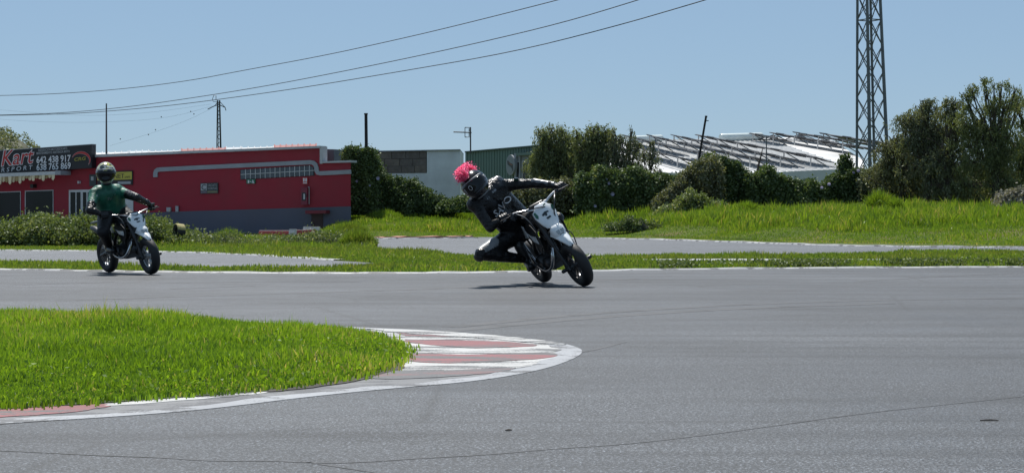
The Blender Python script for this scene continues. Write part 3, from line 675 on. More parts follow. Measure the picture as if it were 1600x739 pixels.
SG.append(text_on(FC, '642 438 917', 57, 255.2, 110.5, 252.4, 10.4, .372, M_wtxt, None, 'lettering', 0, .02))
SG.append(text_on(FC, '638 765 869', 57, 266.5, 110.5, 263.6, 10.2, .372, M_wtxt, None, 'lettering', 0, .02))
SG.append(text_on(FC, 'REPARACION MOTORES KARTS', 60, 237, 105, 233.6, 3.6, .372, M_greytxt, None, 'lettering', 0, .02))
SG.append(text_on(FC, 'MANTENIMIENTO ASISTENCIA MOTO', 57, 241.7, 109, 238.3, 3.6, .372, M_greytxt, None, 'lettering', 0, .02))
SG.append(text_on(FC, 'CRG', 116, 252, 134, 250, 5.2, .372, M_ytxt, None, 'logo', 0.1, .02)); SG.append(text_on(FC, 'CRG', 116, 252, 134, 250, 5.2, .384, M_black, None, 'logo', 0.1, -.035, ref=('CRG',)))
def arc(w0, off_, m):
    mb = MB(); n = 20; A = []; B = []
    for i in range(n + 1):
        q = i / n; a = math.radians(165 - q * 205); cx, cy = 127, 249.5
        rx, ry = 14.5, 12.5; wv = (.15 + 3.4 * math.sin(math.pi * min(1, q * .95 + .03)) ** 1.2) + w0
        A.append((cx + (rx + w0) * math.cos(a), cy - (ry + w0) * math.sin(a))); B.append((cx + (rx - wv) * math.cos(a), cy - (ry - wv) * math.sin(a)))
    mb.add([FC.p(*p, off_) for p in A + B], [(i, i + 1, n + 2 + i, n + 1 + i) for i in range(n)]); return mb.build('logo', m)
SG.append(arc(.45, .372, M_greytxt)); SG.append(arc(0, .384, M_rtxt))
bpy.context.view_layer.update(); reparent(bs, SG)
# small signs on the wall
def sign(name, label, x0, y0, x1, y1, m, extra, cat='sign', slope=-.03, off=.06):
    t = empty(name, label, cat, FC.p((x0 + x1) / 2, y1, off)); L = [FC.rect('board', x0, y0, x1, y1, off, .04, m, None, slope)]
    L += [o for o in extra(off + .008)]; reparent(t, L); return t
sign('wall_sign', 'yellow and black shop sign with NET.com lettering beside the green rider', 152, 268.5, 207, 290.5, M_black, lambda f: [
    FC.rect('yellow_panel', 152, 270, 206, 282, f, .006, M_ytxt, None, -.03), text_on(FC, 'NET', 178, 279.2, 194, 278.6, 7, f + .008, M_black, None), text_on(FC, '.com', 194.5, 278.6, 203, 278.2, 3, f + .008, M_black, None),
    FC.rect('picture', 184, 284, 204, 288, f, .006, M_greytxt, None, -.03)])
sign('wall_sign', 'dark blue poster half hidden left of the green rider beside the yellow sign', 139.5, 273, 150, 291, M_dmark, lambda f: [FC.rect('picture', 142, 276, 146, 282, f, .006, M_greytxt, None, -.03)])
sign('notice_board', 'small grey and black notice board with round emblem on crimson wall', 313, 286.5, 340.5, 303, M_dmark, lambda f: [
    FC.rect('panel', 313.8, 287.5, 323, 298, f, .006, M_greytxt, None, -.03), FC.rect('panel', 314, 299, 323, 302.2, f, .006, mat('muted', (.12, .10, .13), .6), None, -.03),
    text_on(FC, 'C', 314.8, 297, 322, 296.8, 8.5, f + .008, M_dmark, None, 'emblem'),
    text_on(FC, 'CIRCUITO', 324.5, 291.5, 339, 291, 3.6, f, M_greytxt, None), text_on(FC, 'NORMAS', 324.5, 296.4, 339, 296, 3.6, f, M_greytxt, None),
    FC.rect('panel', 323.8, 298.5, 339.6, 301.6, f, .006, mat('muted2', (.16, .15, .09), .6), None, -.03)])
sign('exit_sign', 'small green and white emergency exit sign under the strip window', 385, 280.5, 398.5, 287.3, M_gsign, lambda f: [
    FC.rect('pictogram', 387.2, 281.8, 389.4, 286.2, f, .006, M_wtxt, None), FC.rect('pictogram', 390.4, 283.4, 393, 284.4, f, .006, M_wtxt, None),
    FC.slab('pictogram', [(394, 281.4), (395.2, 281.4), (396, 284), (397.4, 286.4), (396.2, 286.6), (395, 285), (394.2, 286.4), (393.4, 286), (394.6, 283.6)], f, .006, M_wtxt, None)])
sign('fire_sign', 'small red and white fire equipment sign above the hose cabinet', 472.3, 277.4, 480.6, 288, mat('fire_red', (.35, .03, .03), .5), lambda f: [
    FC.rect('pictogram', 473.6, 278.6, 475.8, 284.2, f, .006, M_wtxt, None), FC.rect('pictogram', 477.2, 278.6, 479.4, 284.2, f, .006, M_wtxt, None), FC.rect('pictogram', 473.4, 285.6, 479.6, 286.8, f, .006, M_wtxt, None)])
hc = empty('hose_cabinet', 'red fire hose cabinet with pale gauge on the crimson wall', 'cabinet', FC.p(475, 320, .1))
reparent(hc, [FC.rect('box', 470, 293, 480, 320, .2, .19, mat('cabinet_red', (.16, .012, .03), .5, var=.1)), FC.rect('pane', 471.6, 301, 477.6, 314, .206, .01, M_black), FC.rect('hose', 474, 303, 476.4, 311.5, .214, .01, M_frame), FC.rect('handle', 478.4, 304, 479.2, 308, .23, .03, M_bplast)])
# walls behind: white plastered block wall, green hall
FW = Facade((P(590, 0, 86).x, 86), (P(720, 0, 86).x, 86))
wb = empty('white_building', 'white plastered block wall building between the red workshop and green hall', 'building', FW.p(655, 330)); L = []
L.append(FW.slab('wall', [(585, 335), (585, 271), (667, 270.5), (667, 235.6), (719, 234.6), (719, 335)], 0, 6, M_plaster))
L.append(FW.slab('block_backing', [(585, 270.5), (585, 238), (666.6, 235.6), (666.6, 270)], -.04, 5.9, M_mortar))
L.append(FW.slab('coping', [(585, 237.6), (585, 235.8), (719, 233.4), (719, 235.0)], .08, 6.2, M_trim))
blk = None
for r_ in range(3):
    yt = [237.9, 249, 260.2][r_]; hh = [10.6, 10.7, 10.2][r_]
    xs_ = [585, 601, 624, 645, 666.4] if r_ == 1 else [585, 592, 612, 634, 656, 666.4]
    if r_ == 2: xs_ = [585, 606, 627, 648, 666.4]
    for a_, b_ in zip(xs_[:-1], xs_[1:]):
        sl = -(a_ - 585) * (.028 if r_ == 0 else .012)
        L.append(FW.slab('block', [(a_ + .35, yt + sl), (b_ - .35, yt + sl - .2), (b_ - .35, yt + hh + sl * .6), (a_ + .35, yt + hh + sl * .6)], random.uniform(.0, .03), .2, random.choice(M_block)))
reparent(wb, L)
FGn = Facade((P(727, 0, 103).x, 103), (P(860, 0, 96).x, 96))
gb = empty('green_building', 'dark green metal hall with round silver emblem behind the weeping tree', 'building', FGn.p(780, 330)); L = []
L.append(FGn.slab('wall', [(727, 335), (727, 238), (800, 231.6), (850, 227.2), (850, 335)], 0, 4, M_gmetal))
for i in range(28):
    x = 729 + i * 4.2; y_ = 238 - (x - 727) * .0877; L.append(FGn.slab('cladding_rib', [(x, 335), (x, y_), (x + .9, y_ - .05), (x + .9, 335)], .03, .03, M_gmetal))
for i, o in enumerate(L[2:], 2): o.data = o.data
L.append(FGn.slab('roof_edge', [(726, 238.6), (726, 236.6), (850, 225.8), (850, 227.8)], .12, 4, M_gdark))
L.append(FGn.slab('pale_bay', [(808, 335), (808, 243), (850, 240.5), (850, 335)], .06, .05, M_palewall))
L.append(FGn.slab('lintel', [(806, 243.5), (806, 239.5), (850, 236.8), (850, 240.8)], .3, .28, M_gmetal))
for x0, x1 in [(803.5, 806), (811, 812.2)]: L.append(FGn.rect('mullion', x0, 240, x1, 300, .18, .12, M_trim))
for x0, x1, y0 in [(807.3, 811.2, 253.5), (816.5, 822.5, 252.5), (828, 835, 252), (840, 848, 251)]:
    w_ = FGn.rect('window', x0 - 1.0, y0 - 1.0, x1 + 1.0, 291, .1, .03, M_frame); pn = FGn.rect('pane', x0, y0, x1, 290, .115, .012, M_glass); L.append(w_); L.append(pn)
reparent(gb, L)
for i in range(len(L)):
    if L[i].name.startswith('pane'): L[i].parent = L[i - 1]
em = empty('emblem_sign', 'oval silver ring emblem with dark slanted stroke on green wall', 'sign', FGn.p(797, 275, .3)); L = []
mb = MB(); n = 28; q = [(797.3 + 6.6 * math.cos(2 * math.pi * i / n), 258 - 15.8 * math.sin(2 * math.pi * i / n)) for i in range(n)]
mb.prism([FGn.p(*p, .3) for p in q], -FGn.n3 * .2); L.append(mb.build('ring', M_trim)); q2 = [(797.0 + (x - 797.3) * .78 - .4, 258 + (y - 258) * .84) for x, y in q]
mb = MB(); mb.prism([FGn.p(*p, .312) for p in q2], -FGn.n3 * .05); L.append(mb.build('disc', M_palewall))
L.append(FGn.slab('stroke', [(792.3, 252), (793.6, 251), (797, 254.8), (801.2, 256.5), (801.4, 268), (800.2, 264.5), (797.5, 260.8), (793, 257.6)], .32, .006, M_dmark))
L.append(FGn.slab('stroke', [(794, 252.4), (797.2, 256), (800.6, 257.6), (800.6, 259), (796.6, 256.8)], .328, .006, mat('orange_mark', (.25, .10, .05), .5)))
reparent(em, L)

# TV antenna on the green hall
an = empty('tv_antenna', 'rooftop television antenna with a long boom above the green hall', 'antenna', P(735, 238, 102)); o0 = Vector(an.location)
def Q(x, y, Y, o=o0): return P(x, y, Y) - o
mb = MB(); mb.tube([Q(735.3, 240, 102), Q(735, 199, 102)], .04, 6); mb.build('mast', M_steeld, an)
mb = MB(); mb.tube([Q(708.5, 206.5, 102), Q(737, 207.5, 102)], .032, 6); mb.build('boom', M_steeld, an)
mb = MB()
for x in (710, 713.5, 717, 720.5, 724): mb.tube([Q(x, 206.6, 101.6), Q(x, 206.9, 102.4)], .02, 5)
mb.tube([Q(726.5, 199.5, 102), Q(733, 199.5, 102), Q(733, 206, 102)], .025, 5); mb.tube([Q(726.5, 214.5, 102), Q(733, 214.5, 102), Q(733, 207, 102)], .025, 5); mb.tube([Q(726.5, 199.5, 102), Q(726.5, 214.5, 102)], .02, 5)
mb.build('reflector', M_steeld, an)

# tarred pole in the ivy, leaning pole, thin post, dead branch
def pole(name, label, a, b, Y, r, m=M_pole, cat='pole', steps=0):
    t = empty(name, label, cat, P(a[0], a[1], Y)); o = Vector(t.location); mb = MB(); mb.tube([P(*a, Y) - o, P(*b, Y) - o], [r, r * .85], 8); mb.build('shaft', m, t)
    mb = MB(); mb.lathe([(0, .02), (r * 1.05, .02), (r * 1.05, -.04)], P(*b, Y) - o, (0, 0, 1), 8); mb.build('cap', m, t)
    for i in range(steps):
        q = .25 + .7 * i / max(1, steps - 1); c = P(*a, Y).lerp(P(*b, Y), q) - o; mb = MB(); mb.tube([c, c + Vector((-.13 if i % 2 else .13, -.03, 0))], .018, 5); mb.build('insulator', m, t)
    return t
pole('utility_pole', 'thick black pole standing out of the ivy column right of red building', (573.5, 332), (571.8, 178), 79.5, .075)
pole('leaning_pole', 'dark pole leaning right above the ivy bank near the solar roof', (1080, 320), (1103.3, 182), 78, .05, steps=5)
pole('post', 'thin grey post rising out of the ivy in front of solar roof', (1197.5, 330), (1197.5, 216), 79, .028, M_steel)
db = empty('dead_branch', 'bare crooked dead branch standing beside the thin grey post', 'branch', P(1182, 320, 78)); o = Vector(db.location); mb = MB()
mb.tube([P(x, y, 78) - o for x, y in [(1179, 320), (1182, 275), (1186, 255), (1189, 244), (1192, 231)]], [.06, .05, .04, .028, .01], 6); mb.tube([P(1186, 255, 78) - o, P(1181, 248, 77.8) - o], [.02, .008], 5); mb.tube([P(1189, 244, 78) - o, P(1194, 239, 78) - o], [.018, .006], 5); mb.build('wood', M_bark, db)
pl = pole('pylon_post', 'pale thin post with short crossarms seen between the right trees', (1505, 300), (1505, 160), 120, .06, M_steel)
for y_, w_ in ((172, 6), (179, 8)):
    mb = MB(); mb.tube([P(1505 - w_, y_, 120) - Vector(pl.location), P(1505 + w_, y_, 120) - Vector(pl.location)], .05, 5); mb.build('crossarm', M_steel, pl)

# ------------------------------------------------------------------ solar roof hall
wh = empty('warehouse', 'white hall with ribbed roof covered by solar panel rows behind hedges', 'building', (14, 108, .8)); L = []
rz = lambda Y: 3.25 + 3.60 * (Y - 108) / 42.0
def RP(x, y):   # photo pixel -> point on the sloping roof plane
    e = (HY - y) / F; Y = (3.25 - .7 - 3.60 * 108 / 42) / (e - 3.60 / 42); return Vector(((x - CX) / F * Y, Y, H + e * Y))
rp = [RP(900, 270), RP(1352, 270), RP(1348, 250), RP(1300, 219), RP(1235, 215), RP(1130, 216), RP(1000, 222), RP(900, 224)]
mb = MB(); mb.prism(rp, (0, 0, -.25)); L.append(mb.build('roof', M_wroof))
mb = MB(); mb.box((14, 109, 1.9), (18.6, 1.0, 2.5)); L.append(mb.build('wall', M_plaster))
mb = MB(); mb.prism([P(1168, 290, 106), P(1168, 271, 106), P(1345, 263, 106), P(1345, 290, 106)], (0, .4, 0)); L.append(mb.build('parapet', mat('parapet_white', (.50, .52, .54), .8, var=.06)))
rd = Vector((3.4, -26, 0)); rd.z = rz(111) - rz(137); rdn = rd.normalized(); rn = rdn.cross(Vector((1, 0, 0))).normalized(); rn = rn if rn.z > 0 else -rn
side = rn.cross(rdn).normalized(); side = side if side.x > 0 else -side
for i in range(70):
    x = 895 + i * 7.5; a = RP(x, 217.5 + abs(1150 - x) * .01); b = a + rdn * 42
    if b.x > 20 - (b.y - 108) * -.02: k = min(1, max(.1, (19.8 - a.x) / max(.01, b.x - a.x))); b = a.lerp(b, k)
    if b.y < 108.3: b = a.lerp(b, (a.y - 108.3) / (a.y - b.y))
    if a.x > 24: continue
    mb = MB(); mb.tube([a + rn * .03, b + rn * .03], .05, 4); L.append(mb.build('roof_rib', M_wroof))
reparent(wh, L)
pm = MB(); pm.box((0, 0, 0), (1.0, 1.86, .06)); pmo = None
lab = 'row of tilted dark solar panels on white legs across the ribbed hall roof'
row_protos = []
starts = [(955, 231), (985, 225.5), (1022, 225), (1060, 224.5), (1098, 224), (1182, 221.5), (1214, 220.5), (1250, 220), (1292, 222)]
panel_me = leg_me = None
for ri, (sx, sy) in enumerate(starts):
    lab = 'tilted solar panels on the white hall roof, ' + ['farthest left, partly behind the trees', 'second from the left', 'third from the left', 'fourth from the left', 'fifth row, left of the bare white strip', 'first row right of the bare white strip', 'second right of the bare strip', 'third right of the bare strip', 'farthest right, by the lattice tower'][ri]
    a = RP(sx, sy); t = empty('solar_panel_row', lab, 'solar panels', a, 'solar panel rows on the white hall roof')
    npan = int((a.y - 109.5) / 1.95)
    if sx > 1150: npan = min(npan, int((19.6 - a.x) / (rdn.x * 1.95) + (0 if a.x > 19 else 0)) if a.x < 19 else int((a.y - 118) / 1.95))
    npan = max(3, npan)
    # tilted frame: high edge on the camera side (left)
    tdir = (side * math.cos(R(15)) - rn * math.sin(R(15))); nd = rdn.cross(tdir).normalized(); nd = nd if nd.z > 0 else -nd
    M3 = Matrix((tdir, rdn, nd)).transposed()
    gap = 9 if ri % 3 == 1 else 99
    for k in range(npan):
        if k == gap: continue
        c = rdn * (k * 1.95 + .9) + rn * (.50 + .04 * math.sin(k * 2.1 + ri))
        if panel_me is None:
            o = MB().box((0, 0, 0), (1.25, 1.86, .05), rot=M3).build('panel', M_panel, t); panel_me = o.data
        else: o = link(bpy.data.objects.new('panel', panel_me), t)
        o.location = c
        if k % 3 == 0:
            if leg_me is None:
                m_ = MB(); hi = -tdir * .55; m_.tube([hi, Vector((hi.x, hi.y, hi.z)) - rn * .78], .045, 5); m_.tube([hi + rdn * .05, tdir * .5 - rn * .3], .035, 5); ol = m_.build('support_leg', M_alu, t); leg_me = ol.data
            else: ol = link(bpy.data.objects.new('support_leg', leg_me), t)
            ol.location = c
    m_ = MB(); m_.tube([rdn * .0 + rn * .50 - tdir * .53, rdn * (npan * 1.95) + rn * .50 - tdir * .53], .04, 5); m_.build('rail', M_steeld, t)
# ridge gables made of two panels leaning together
for i, (x, y) in enumerate([(1207, 212), (1250, 210.5)]):
    t = empty('roof_vent', ['dark pointed roof vent on the ridge beside the long white tank', 'dark pointed roof vent on the ridge, farther right of the two'][i], 'vent', RP(x, y + 9)); o = Vector(t.location); Y = o.y + .5
    for s_ in (-1, 1):
        mb = MB(); mb.prism([P(x, y, Y) - o, P(x + s_ * 22, y + 7.5, Y) - o, P(x + s_ * 22, y + 7.5, Y + 2) - o, P(x, y, Y + 2) - o], (0, 0, .06)); mb.build('flap', M_panel, t)
    mb = MB(); mb.box(P(x, y + 4.5, Y) - o, (.35, .3, .45)); mb.build('bracket', M_steel, t)
for (x0, x1, y, r_, lb) in [(1123, 1190, 214.5, 6.4, 'long white cylindrical tank lying on the hall roof ridge, right one'), (978, 1034, 217, 5.4, 'long white cylindrical tank on the roof behind the weeping trees')]:
    t = empty('tank', lb, 'tank', RP(x0, y + 6)); o = Vector(t.location); Y = o.y; rr = r_ / F * Y; mb = MB()
    a, b = P(x0 + 3, y + 1.2, Y - 1.2) - o, P(x1, y - .8, Y + .5) - o
    mb.lathe([(0, -.02), (rr * .9, 0), (rr, .06), (rr, (b - a).length - .06), (rr * .9, (b - a).length), (0, (b - a).length + .02)], a, b - a, 20); mb.build('barrel', M_tank, t, True)
    for q in (.15, .8): mb = MB(); c = a.lerp(b, q); mb.box(c - Vector((0, 0, rr)), (.12, .6, .4)); mb.build('cradle', M_steel, t)

# ------------------------------------------------------------------ lattice tower, far pylon, cables
tw = empty('lattice_tower', 'tall grey steel lattice tower rising out of the hedge at right', 'tower', P(1363, 330, 88)); o0 = Vector(tw.location)
Yt = 88; zB, zT = .3, 15.0
def leg(k, z):
    q = (z - P(0, 265, Yt).z) / (P(0, 0, Yt).z - P(0, 265, Yt).z); w = (.60 * (1 - q) + .44 * q); cx = (1363 * (1 - q) + 1357.5 * q - CX) / F * Yt
    a = math.pi / 4 + math.pi / 2 * k + R(26); return Vector((cx + math.cos(a) * w * 1.18, Yt + math.sin(a) * w * 1.18, z)) - o0
for k in range(4):
    mb = MB(); mb.tube([leg(k, zB), leg(k, 5), leg(k, 10), leg(k, zT)], [.085, .08, .07, .06] if k in (2, 3) else .06, 6); mb.build('leg', M_steel, tw)
zs = [.3 + i * 1.18 for i in range(13)]
for i in range(12):
    for k in range(4):
        a, b, c, d = leg(k, zs[i]), leg((k + 1) % 4, zs[i + 1]), leg((k + 1) % 4, zs[i]), leg(k, zs[i + 1])
        for p, q in ((a, b), (c, d)): MB().tube([p, q], .027, 4).build('brace', M_steel, tw)
        if i >= 7: MB().tube([d, b], .03, 4).build('strut', M_steel, tw)
py_ = empty('power_pylon', 'distant slim lattice power pylon with crossarm above the red roof', 'pylon', P(342, 245, 210)); o0 = Vector(py_.location)
def q(x, y, dy=0): return P(x, y, 210 + dy) - o0
for x0, x1, dy in [(338.6, 339.6, -.5), (346, 343.6, -.5), (341, 340.5, .5), (344.6, 342.6, .5)]: MB().tube([q(x0, 248, dy), q(x1, 157, dy)], .055, 5).build('leg', M_steeld, py_)
for i in range(14):
    y0 = 245 - i * 6.2; f = lambda y: (157 - y) / (157 - 248); xa = lambda y: 339.6 - 1.0 * f(y); xb = lambda y: 343.6 + 2.4 * f(y)
    MB().tube([q(xa(y0), y0, -.5), q(xb(y0 - 6), y0 - 6, -.5)] if i % 2 else [q(xb(y0), y0, -.5), q(xa(y0 - 6), y0 - 6, -.5)], .04, 4).build('brace', M_steeld, py_)
mb = MB(); mb.tube([q(324.5, 171), q(336, 165.5), q(341.5, 164), q(346, 165.5), q(352, 168.5), q(353, 173)], .05, 5); mb.tube([q(336, 165.5), q(341, 158)], .04, 4); mb.tube([q(352, 168.5), q(342.5, 158)], .04, 4); mb.build('crossarm', M_steeld, py_)
mb = MB(); mb.tube([q(341, 160), q(333, 159), q(332, 155), q(334, 149.5), q(337.5, 150), q(337.5, 157)], .035, 4); mb.build('bracket', M_steeld, py_)
cab = [([(-120, 151), (0, 150), (100, 146.6), (203, 138.5), (300, 126), (372, 112), (500, 88.6), (600, 67), (700, 44), (875, 0), (1100, -60)], 'uppermost power cable sweeping up to the right across the sky'),
       ([(-120, 182), (0, 180.3), (100, 177), (203, 167.5), (330, 149), (420, 134), (500, 119), (620, 95), (750, 67), (880, 36), (1000, 0), (1250, -80)], 'middle of three power cables, crossing just above the distant pylon'),
       ([(-120, 182), (0, 181), (100, 178.5), (166, 174.5), (260, 166), (340, 156), (420, 145), (500, 133), (650, 108), (800, 82), (950, 45), (1105, 0), (1350, -75)], 'lowest of three power cables, touching the distant pylon top')]
for pts, lb in cab:
    cp = smooth_poly([P(x, y, 128 - (x + 120) * .055) for x, y in pts], 2)
    c = MB().tube(cp, .018, 5).build('power_cable', M_cable); tag(c, lb, 'cable', 'power cables')
# thin far wires with marker balls
for pts, mk, lb in [([(0, 172), (120, 182), (225, 178), (330, 163)], [(252, 205 - 22)], 'faint thin wire sagging left from the distant pylon, upper'),
                    ([(-20, 185), (60, 191), (150, 192), (260, 186), (332, 166)], [(298, 174.5), (303, 178.5)], 'faint thin wire sagging left from the distant pylon, lower'),
                    ([(172, 228), (232, 210), (290, 190), (330, 170)], [(232, 210.5), (243, 203), (188, 217.5)], 'faint dotted wire climbing from the red roof to distant pylon')]:
    t = empty('thin_wire', lb, 'wire', P(*pts[0], 205), 'faint wires of the distant pylon'); o = Vector(t.location)
    MB().tube([p - o for p in smooth_poly([P(x, y, 205) for x, y in pts], 2)], .010, 4).build('strand', mat('thin_wire', (.25, .28, .32), .6), t)
    for x, y in mk: MB().ball(P(x, y, 205) - o, .07, n=8, k=6).build('marker', M_cable, t)

# hill far left
hx = np.linspace(-150, -58, 40); hy = np.linspace(260, 420, 24); X_, Y_ = np.meshgrid(hx, hy, indexing='ij')
Z_ = 15 * sstep((-74.5 - X_) / 12) * np.exp(-((Y_ - 330) / 45) ** 2) + .5 * bnoise(X_, Y_, .25, 4) - .6
ii = np.arange(40 * 24).reshape(40, 24); q4 = np.stack([ii[:-1, :-1], ii[1:, :-1], ii[1:, 1:], ii[:-1, 1:]], -1).reshape(-1, 4)
hm = mat('hill_soil', (.085, .085, .05), 1, var=.35, vs=.4, bump=.5, bs=2)
hl = npmesh('hill', np.stack([X_, Y_, Z_], -1).reshape(-1, 3), q4.ravel(), np.full(len(q4), 4), hm, smooth=True); tag(hl, kind='structure')
n = 60000; x = rng.uniform(-128, -64, n); y = rng.uniform(275, 345, n); k = bnoise(x, y, .35, 71) > -.35; x, y = x[k], y[k]
z = 15 * sstep((-74.5 - x) / 12) * np.exp(-((y - 330) / 45) ** 2) - .2 + rng.random(len(x)) * (.9 + .8 * bnoise(x, y, .7, 72))
leaves('hill_scrub', np.stack([x, y, z], 1), .45, M_weep2, rnd=rng.normal(.4, .25, len(x)), kind='stuff')

# ------------------------------------------------------------------ planting
hedge('ivy_column', 'tall dark ivy covered column around the thick black pole', 'ivy', [(538, 250), (541, 236), (552, 231.5), (566, 235), (574, 233), (584, 238), (590, 246), (592, 262)], 336, 79.3, 2.0, 9000, M_ivy, .10, .25, flowers=5, rnd=.4)
hedge('ivy_mound', 'dark ivy bank climbing the foot of the white plastered wall', 'ivy', [(580, 250), (590, 256), (600, 270), (614, 280), (632, 285), (648, 281), (660, 294), (676, 304), (694, 312), (712, 320)], 334, 81, 3.0, 14000, M_ivy, .10, .25, rnd=.2)
hedge('shrub', 'low dark shrub at the base of the white wall behind the leaning rider', 'shrub', [(686, 322), (698, 314), (715, 311), (732, 307), (748, 310), (770, 308), (790, 314)], 332, 79, 1.5, 4500, M_ivy, .11, .3, rnd=.55)
hedge('scrub', 'dusty olive undergrowth beneath the leftmost weeping tree', 'scrub', [(770, 312), (790, 300), (815, 292), (850, 285), (880, 282), (905, 288), (920, 306)], 332, 78.5, 2.6, 9000, M_dusty, .11, .45, rnd=.35)
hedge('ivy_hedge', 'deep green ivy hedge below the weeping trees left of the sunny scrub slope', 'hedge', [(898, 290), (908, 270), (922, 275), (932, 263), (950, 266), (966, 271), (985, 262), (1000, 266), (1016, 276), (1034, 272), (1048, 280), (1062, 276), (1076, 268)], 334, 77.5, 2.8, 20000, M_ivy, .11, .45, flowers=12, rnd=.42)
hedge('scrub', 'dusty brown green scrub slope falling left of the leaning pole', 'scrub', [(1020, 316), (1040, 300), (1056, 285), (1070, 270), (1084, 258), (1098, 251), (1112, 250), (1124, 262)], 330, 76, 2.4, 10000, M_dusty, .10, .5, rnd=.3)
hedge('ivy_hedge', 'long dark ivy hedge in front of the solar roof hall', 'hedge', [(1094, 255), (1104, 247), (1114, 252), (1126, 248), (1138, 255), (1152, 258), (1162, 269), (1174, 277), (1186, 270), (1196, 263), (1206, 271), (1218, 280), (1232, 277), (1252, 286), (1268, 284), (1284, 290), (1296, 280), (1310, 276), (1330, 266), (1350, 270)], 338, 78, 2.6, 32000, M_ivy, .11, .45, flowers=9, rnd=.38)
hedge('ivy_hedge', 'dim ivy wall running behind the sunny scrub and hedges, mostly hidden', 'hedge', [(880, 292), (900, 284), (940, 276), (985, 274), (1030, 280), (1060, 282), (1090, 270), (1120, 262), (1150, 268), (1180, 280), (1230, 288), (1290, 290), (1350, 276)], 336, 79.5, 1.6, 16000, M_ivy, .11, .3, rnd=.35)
hedge('ivy_spire', 'narrow pointed ivy clump standing up from the long dark hedge', 'ivy', [(1308, 276), (1312, 254), (1317, 243), (1322, 244), (1327, 256), (1331, 276)], 290, 78, .8, 2200, M_ivy, .10, .2, rnd=.45)
hedge('shrub', 'yellow green bushy weed at the foot of the dusty scrub slope', 'shrub', [(1024, 334), (1040, 322), (1052, 324), (1064, 309), (1078, 302), (1086, 308), (1098, 305), (1108, 318), (1122, 316), (1134, 332)], 338, 73, 1.6, 5000, M_bramble, .10, .35, rnd=.55)
hedge('shrub', 'small dark leafy shrub in the tall grass bank right of the leaning rider', 'shrub', [(945, 356), (956, 349), (966, 350), (976, 341), (986, 338), (993, 343), (1002, 340), (1010, 350), (1022, 349), (1034, 357)], 361, 67, 1.0, 2400, M_bramble, .08, .35, rnd=.2)
hedge('scrub', 'dark tangled undergrowth beneath the right hand trees beside the tower', 'scrub', [(1338, 280), (1352, 268), (1362, 274), (1378, 252), (1392, 258), (1410, 240), (1426, 262), (1445, 252), (1462, 270), (1480, 256), (1500, 276)], 338, 77.5, 2.4, 22000, M_weep2, .11, .6, rnd=.25, flowers=3)
hedge('scrub', 'dark tangled undergrowth at the far right below the tallest tree', 'scrub', [(1462, 280), (1480, 262), (1496, 274), (1520, 256), (1540, 272), (1560, 262), (1580, 274), (1620, 252), (1680, 260)], 342, 77, 2.4, 22000, M_weep2, .11, .6, rnd=.2, flowers=2)
hedge('dry_bush', 'pale grey dry twiggy bush at right edge under the trees', 'bush', [(1550, 334), (1558, 314), (1566, 303), (1578, 299), (1590, 296), (1602, 300), (1618, 306), (1630, 330)], 342, 68, 1.4, 6000, M_dry, .11, .3, rnd=.5)
# taller grass tussocks on the bank
for (cx_, w_, top_, base_, Yg, lb) in [(1375, 46, 316, 352, 66, 'large bright green grass tussock at the foot of the right hand trees'), (1398, 30, 326, 352, 65, 'smaller bright green grass tussock right of the large one'), (600, 60, 318, 336, 78, 'grassy tuft at the base of the ivy column'), (1165, 60, 330, 352, 69, 'bright grass tussock below the thin grey post')]:
    n = 2600; a = rng.uniform(0, 6.28, n); r_ = np.sqrt(rng.random(n)); c = P(cx_, base_, Yg); s_ = w_ / F * Yg * .5
    x = c.x + np.cos(a) * r_ * s_; y = c.y + np.sin(a) * r_ * s_ * .7; hh = (base_ - top_) / F * Yg
    t = empty('grass_tussock', lb, 'grass', (c.x, c.y, float(height(c.x, c.y))))
    blades('foliage', x - c.x, y - c.y, np.zeros(n), hh * (1 - .6 * r_ ** 2) * rng.uniform(.6, 1.2, n), rng.uniform(.02, .035, n), M_grass_bk, .4, rng.normal(.5, .2, n), t, None)
# bramble thicket along the left island
thick = [(-160, 354), (-80, 350), (0, 349), (30, 352), (46, 342), (62, 340), (80, 339), (96, 346), (112, 344), (130, 337), (148, 338), (160, 345), (176, 341), (200, 339), (222, 344), (238, 341), (258, 350), (275, 359), (300, 366), (325, 373), (345, 378)]
hedge('bramble_thicket', None, None, thick, 381, 47, 2.6, 46000, M_bramble, .068, .6, rnd=.42, kind='stuff', clump=.45)
hedge('bramble_thicket', None, None, [(330, 378), (345, 370), (358, 366), (372, 372), (385, 379), (400, 377), (430, 373), (470, 370), (500, 366), (540, 366), (570, 374), (590, 392)], 397, 46, 2.0, 13000, M_bramble, .05, .25, rnd=.5, kind='stuff', clump=.5)
for (cx_, w_, top_, base_, Yg, lb) in [(357, 56, 360, 388, 46.5, 'round bright green grass tussock right of the old tyre'), (560, 60, 368, 400, 43.5, 'pale green grass tussock at the tip of the left island'), (524, 60, 362, 394, 46, 'broad green grass tussock in front of the barrier blocks'), (545, 60, 330, 348, 72, 'grass tussock in front of the red wall corner')]:
    n = 2600; a = rng.uniform(0, 6.28, n); r_ = np.sqrt(rng.random(n)); c = P(cx_, base_, Yg); s_ = w_ / F * Yg * .5; hh = (base_ - top_) / F * Yg; c.z = float(height(c.x, c.y))
    t = empty('grass_tussock', lb, 'grass', c)
    blades('foliage', np.cos(a) * r_ * s_, np.sin(a) * r_ * s_ * .7, np.zeros(n), hh * (1 - .6 * r_ ** 2) * rng.uniform(.6, 1.2, n), rng.uniform(.014, .026, n), M_grass_dry, .4, rng.normal(.5, .2, n), t, None)

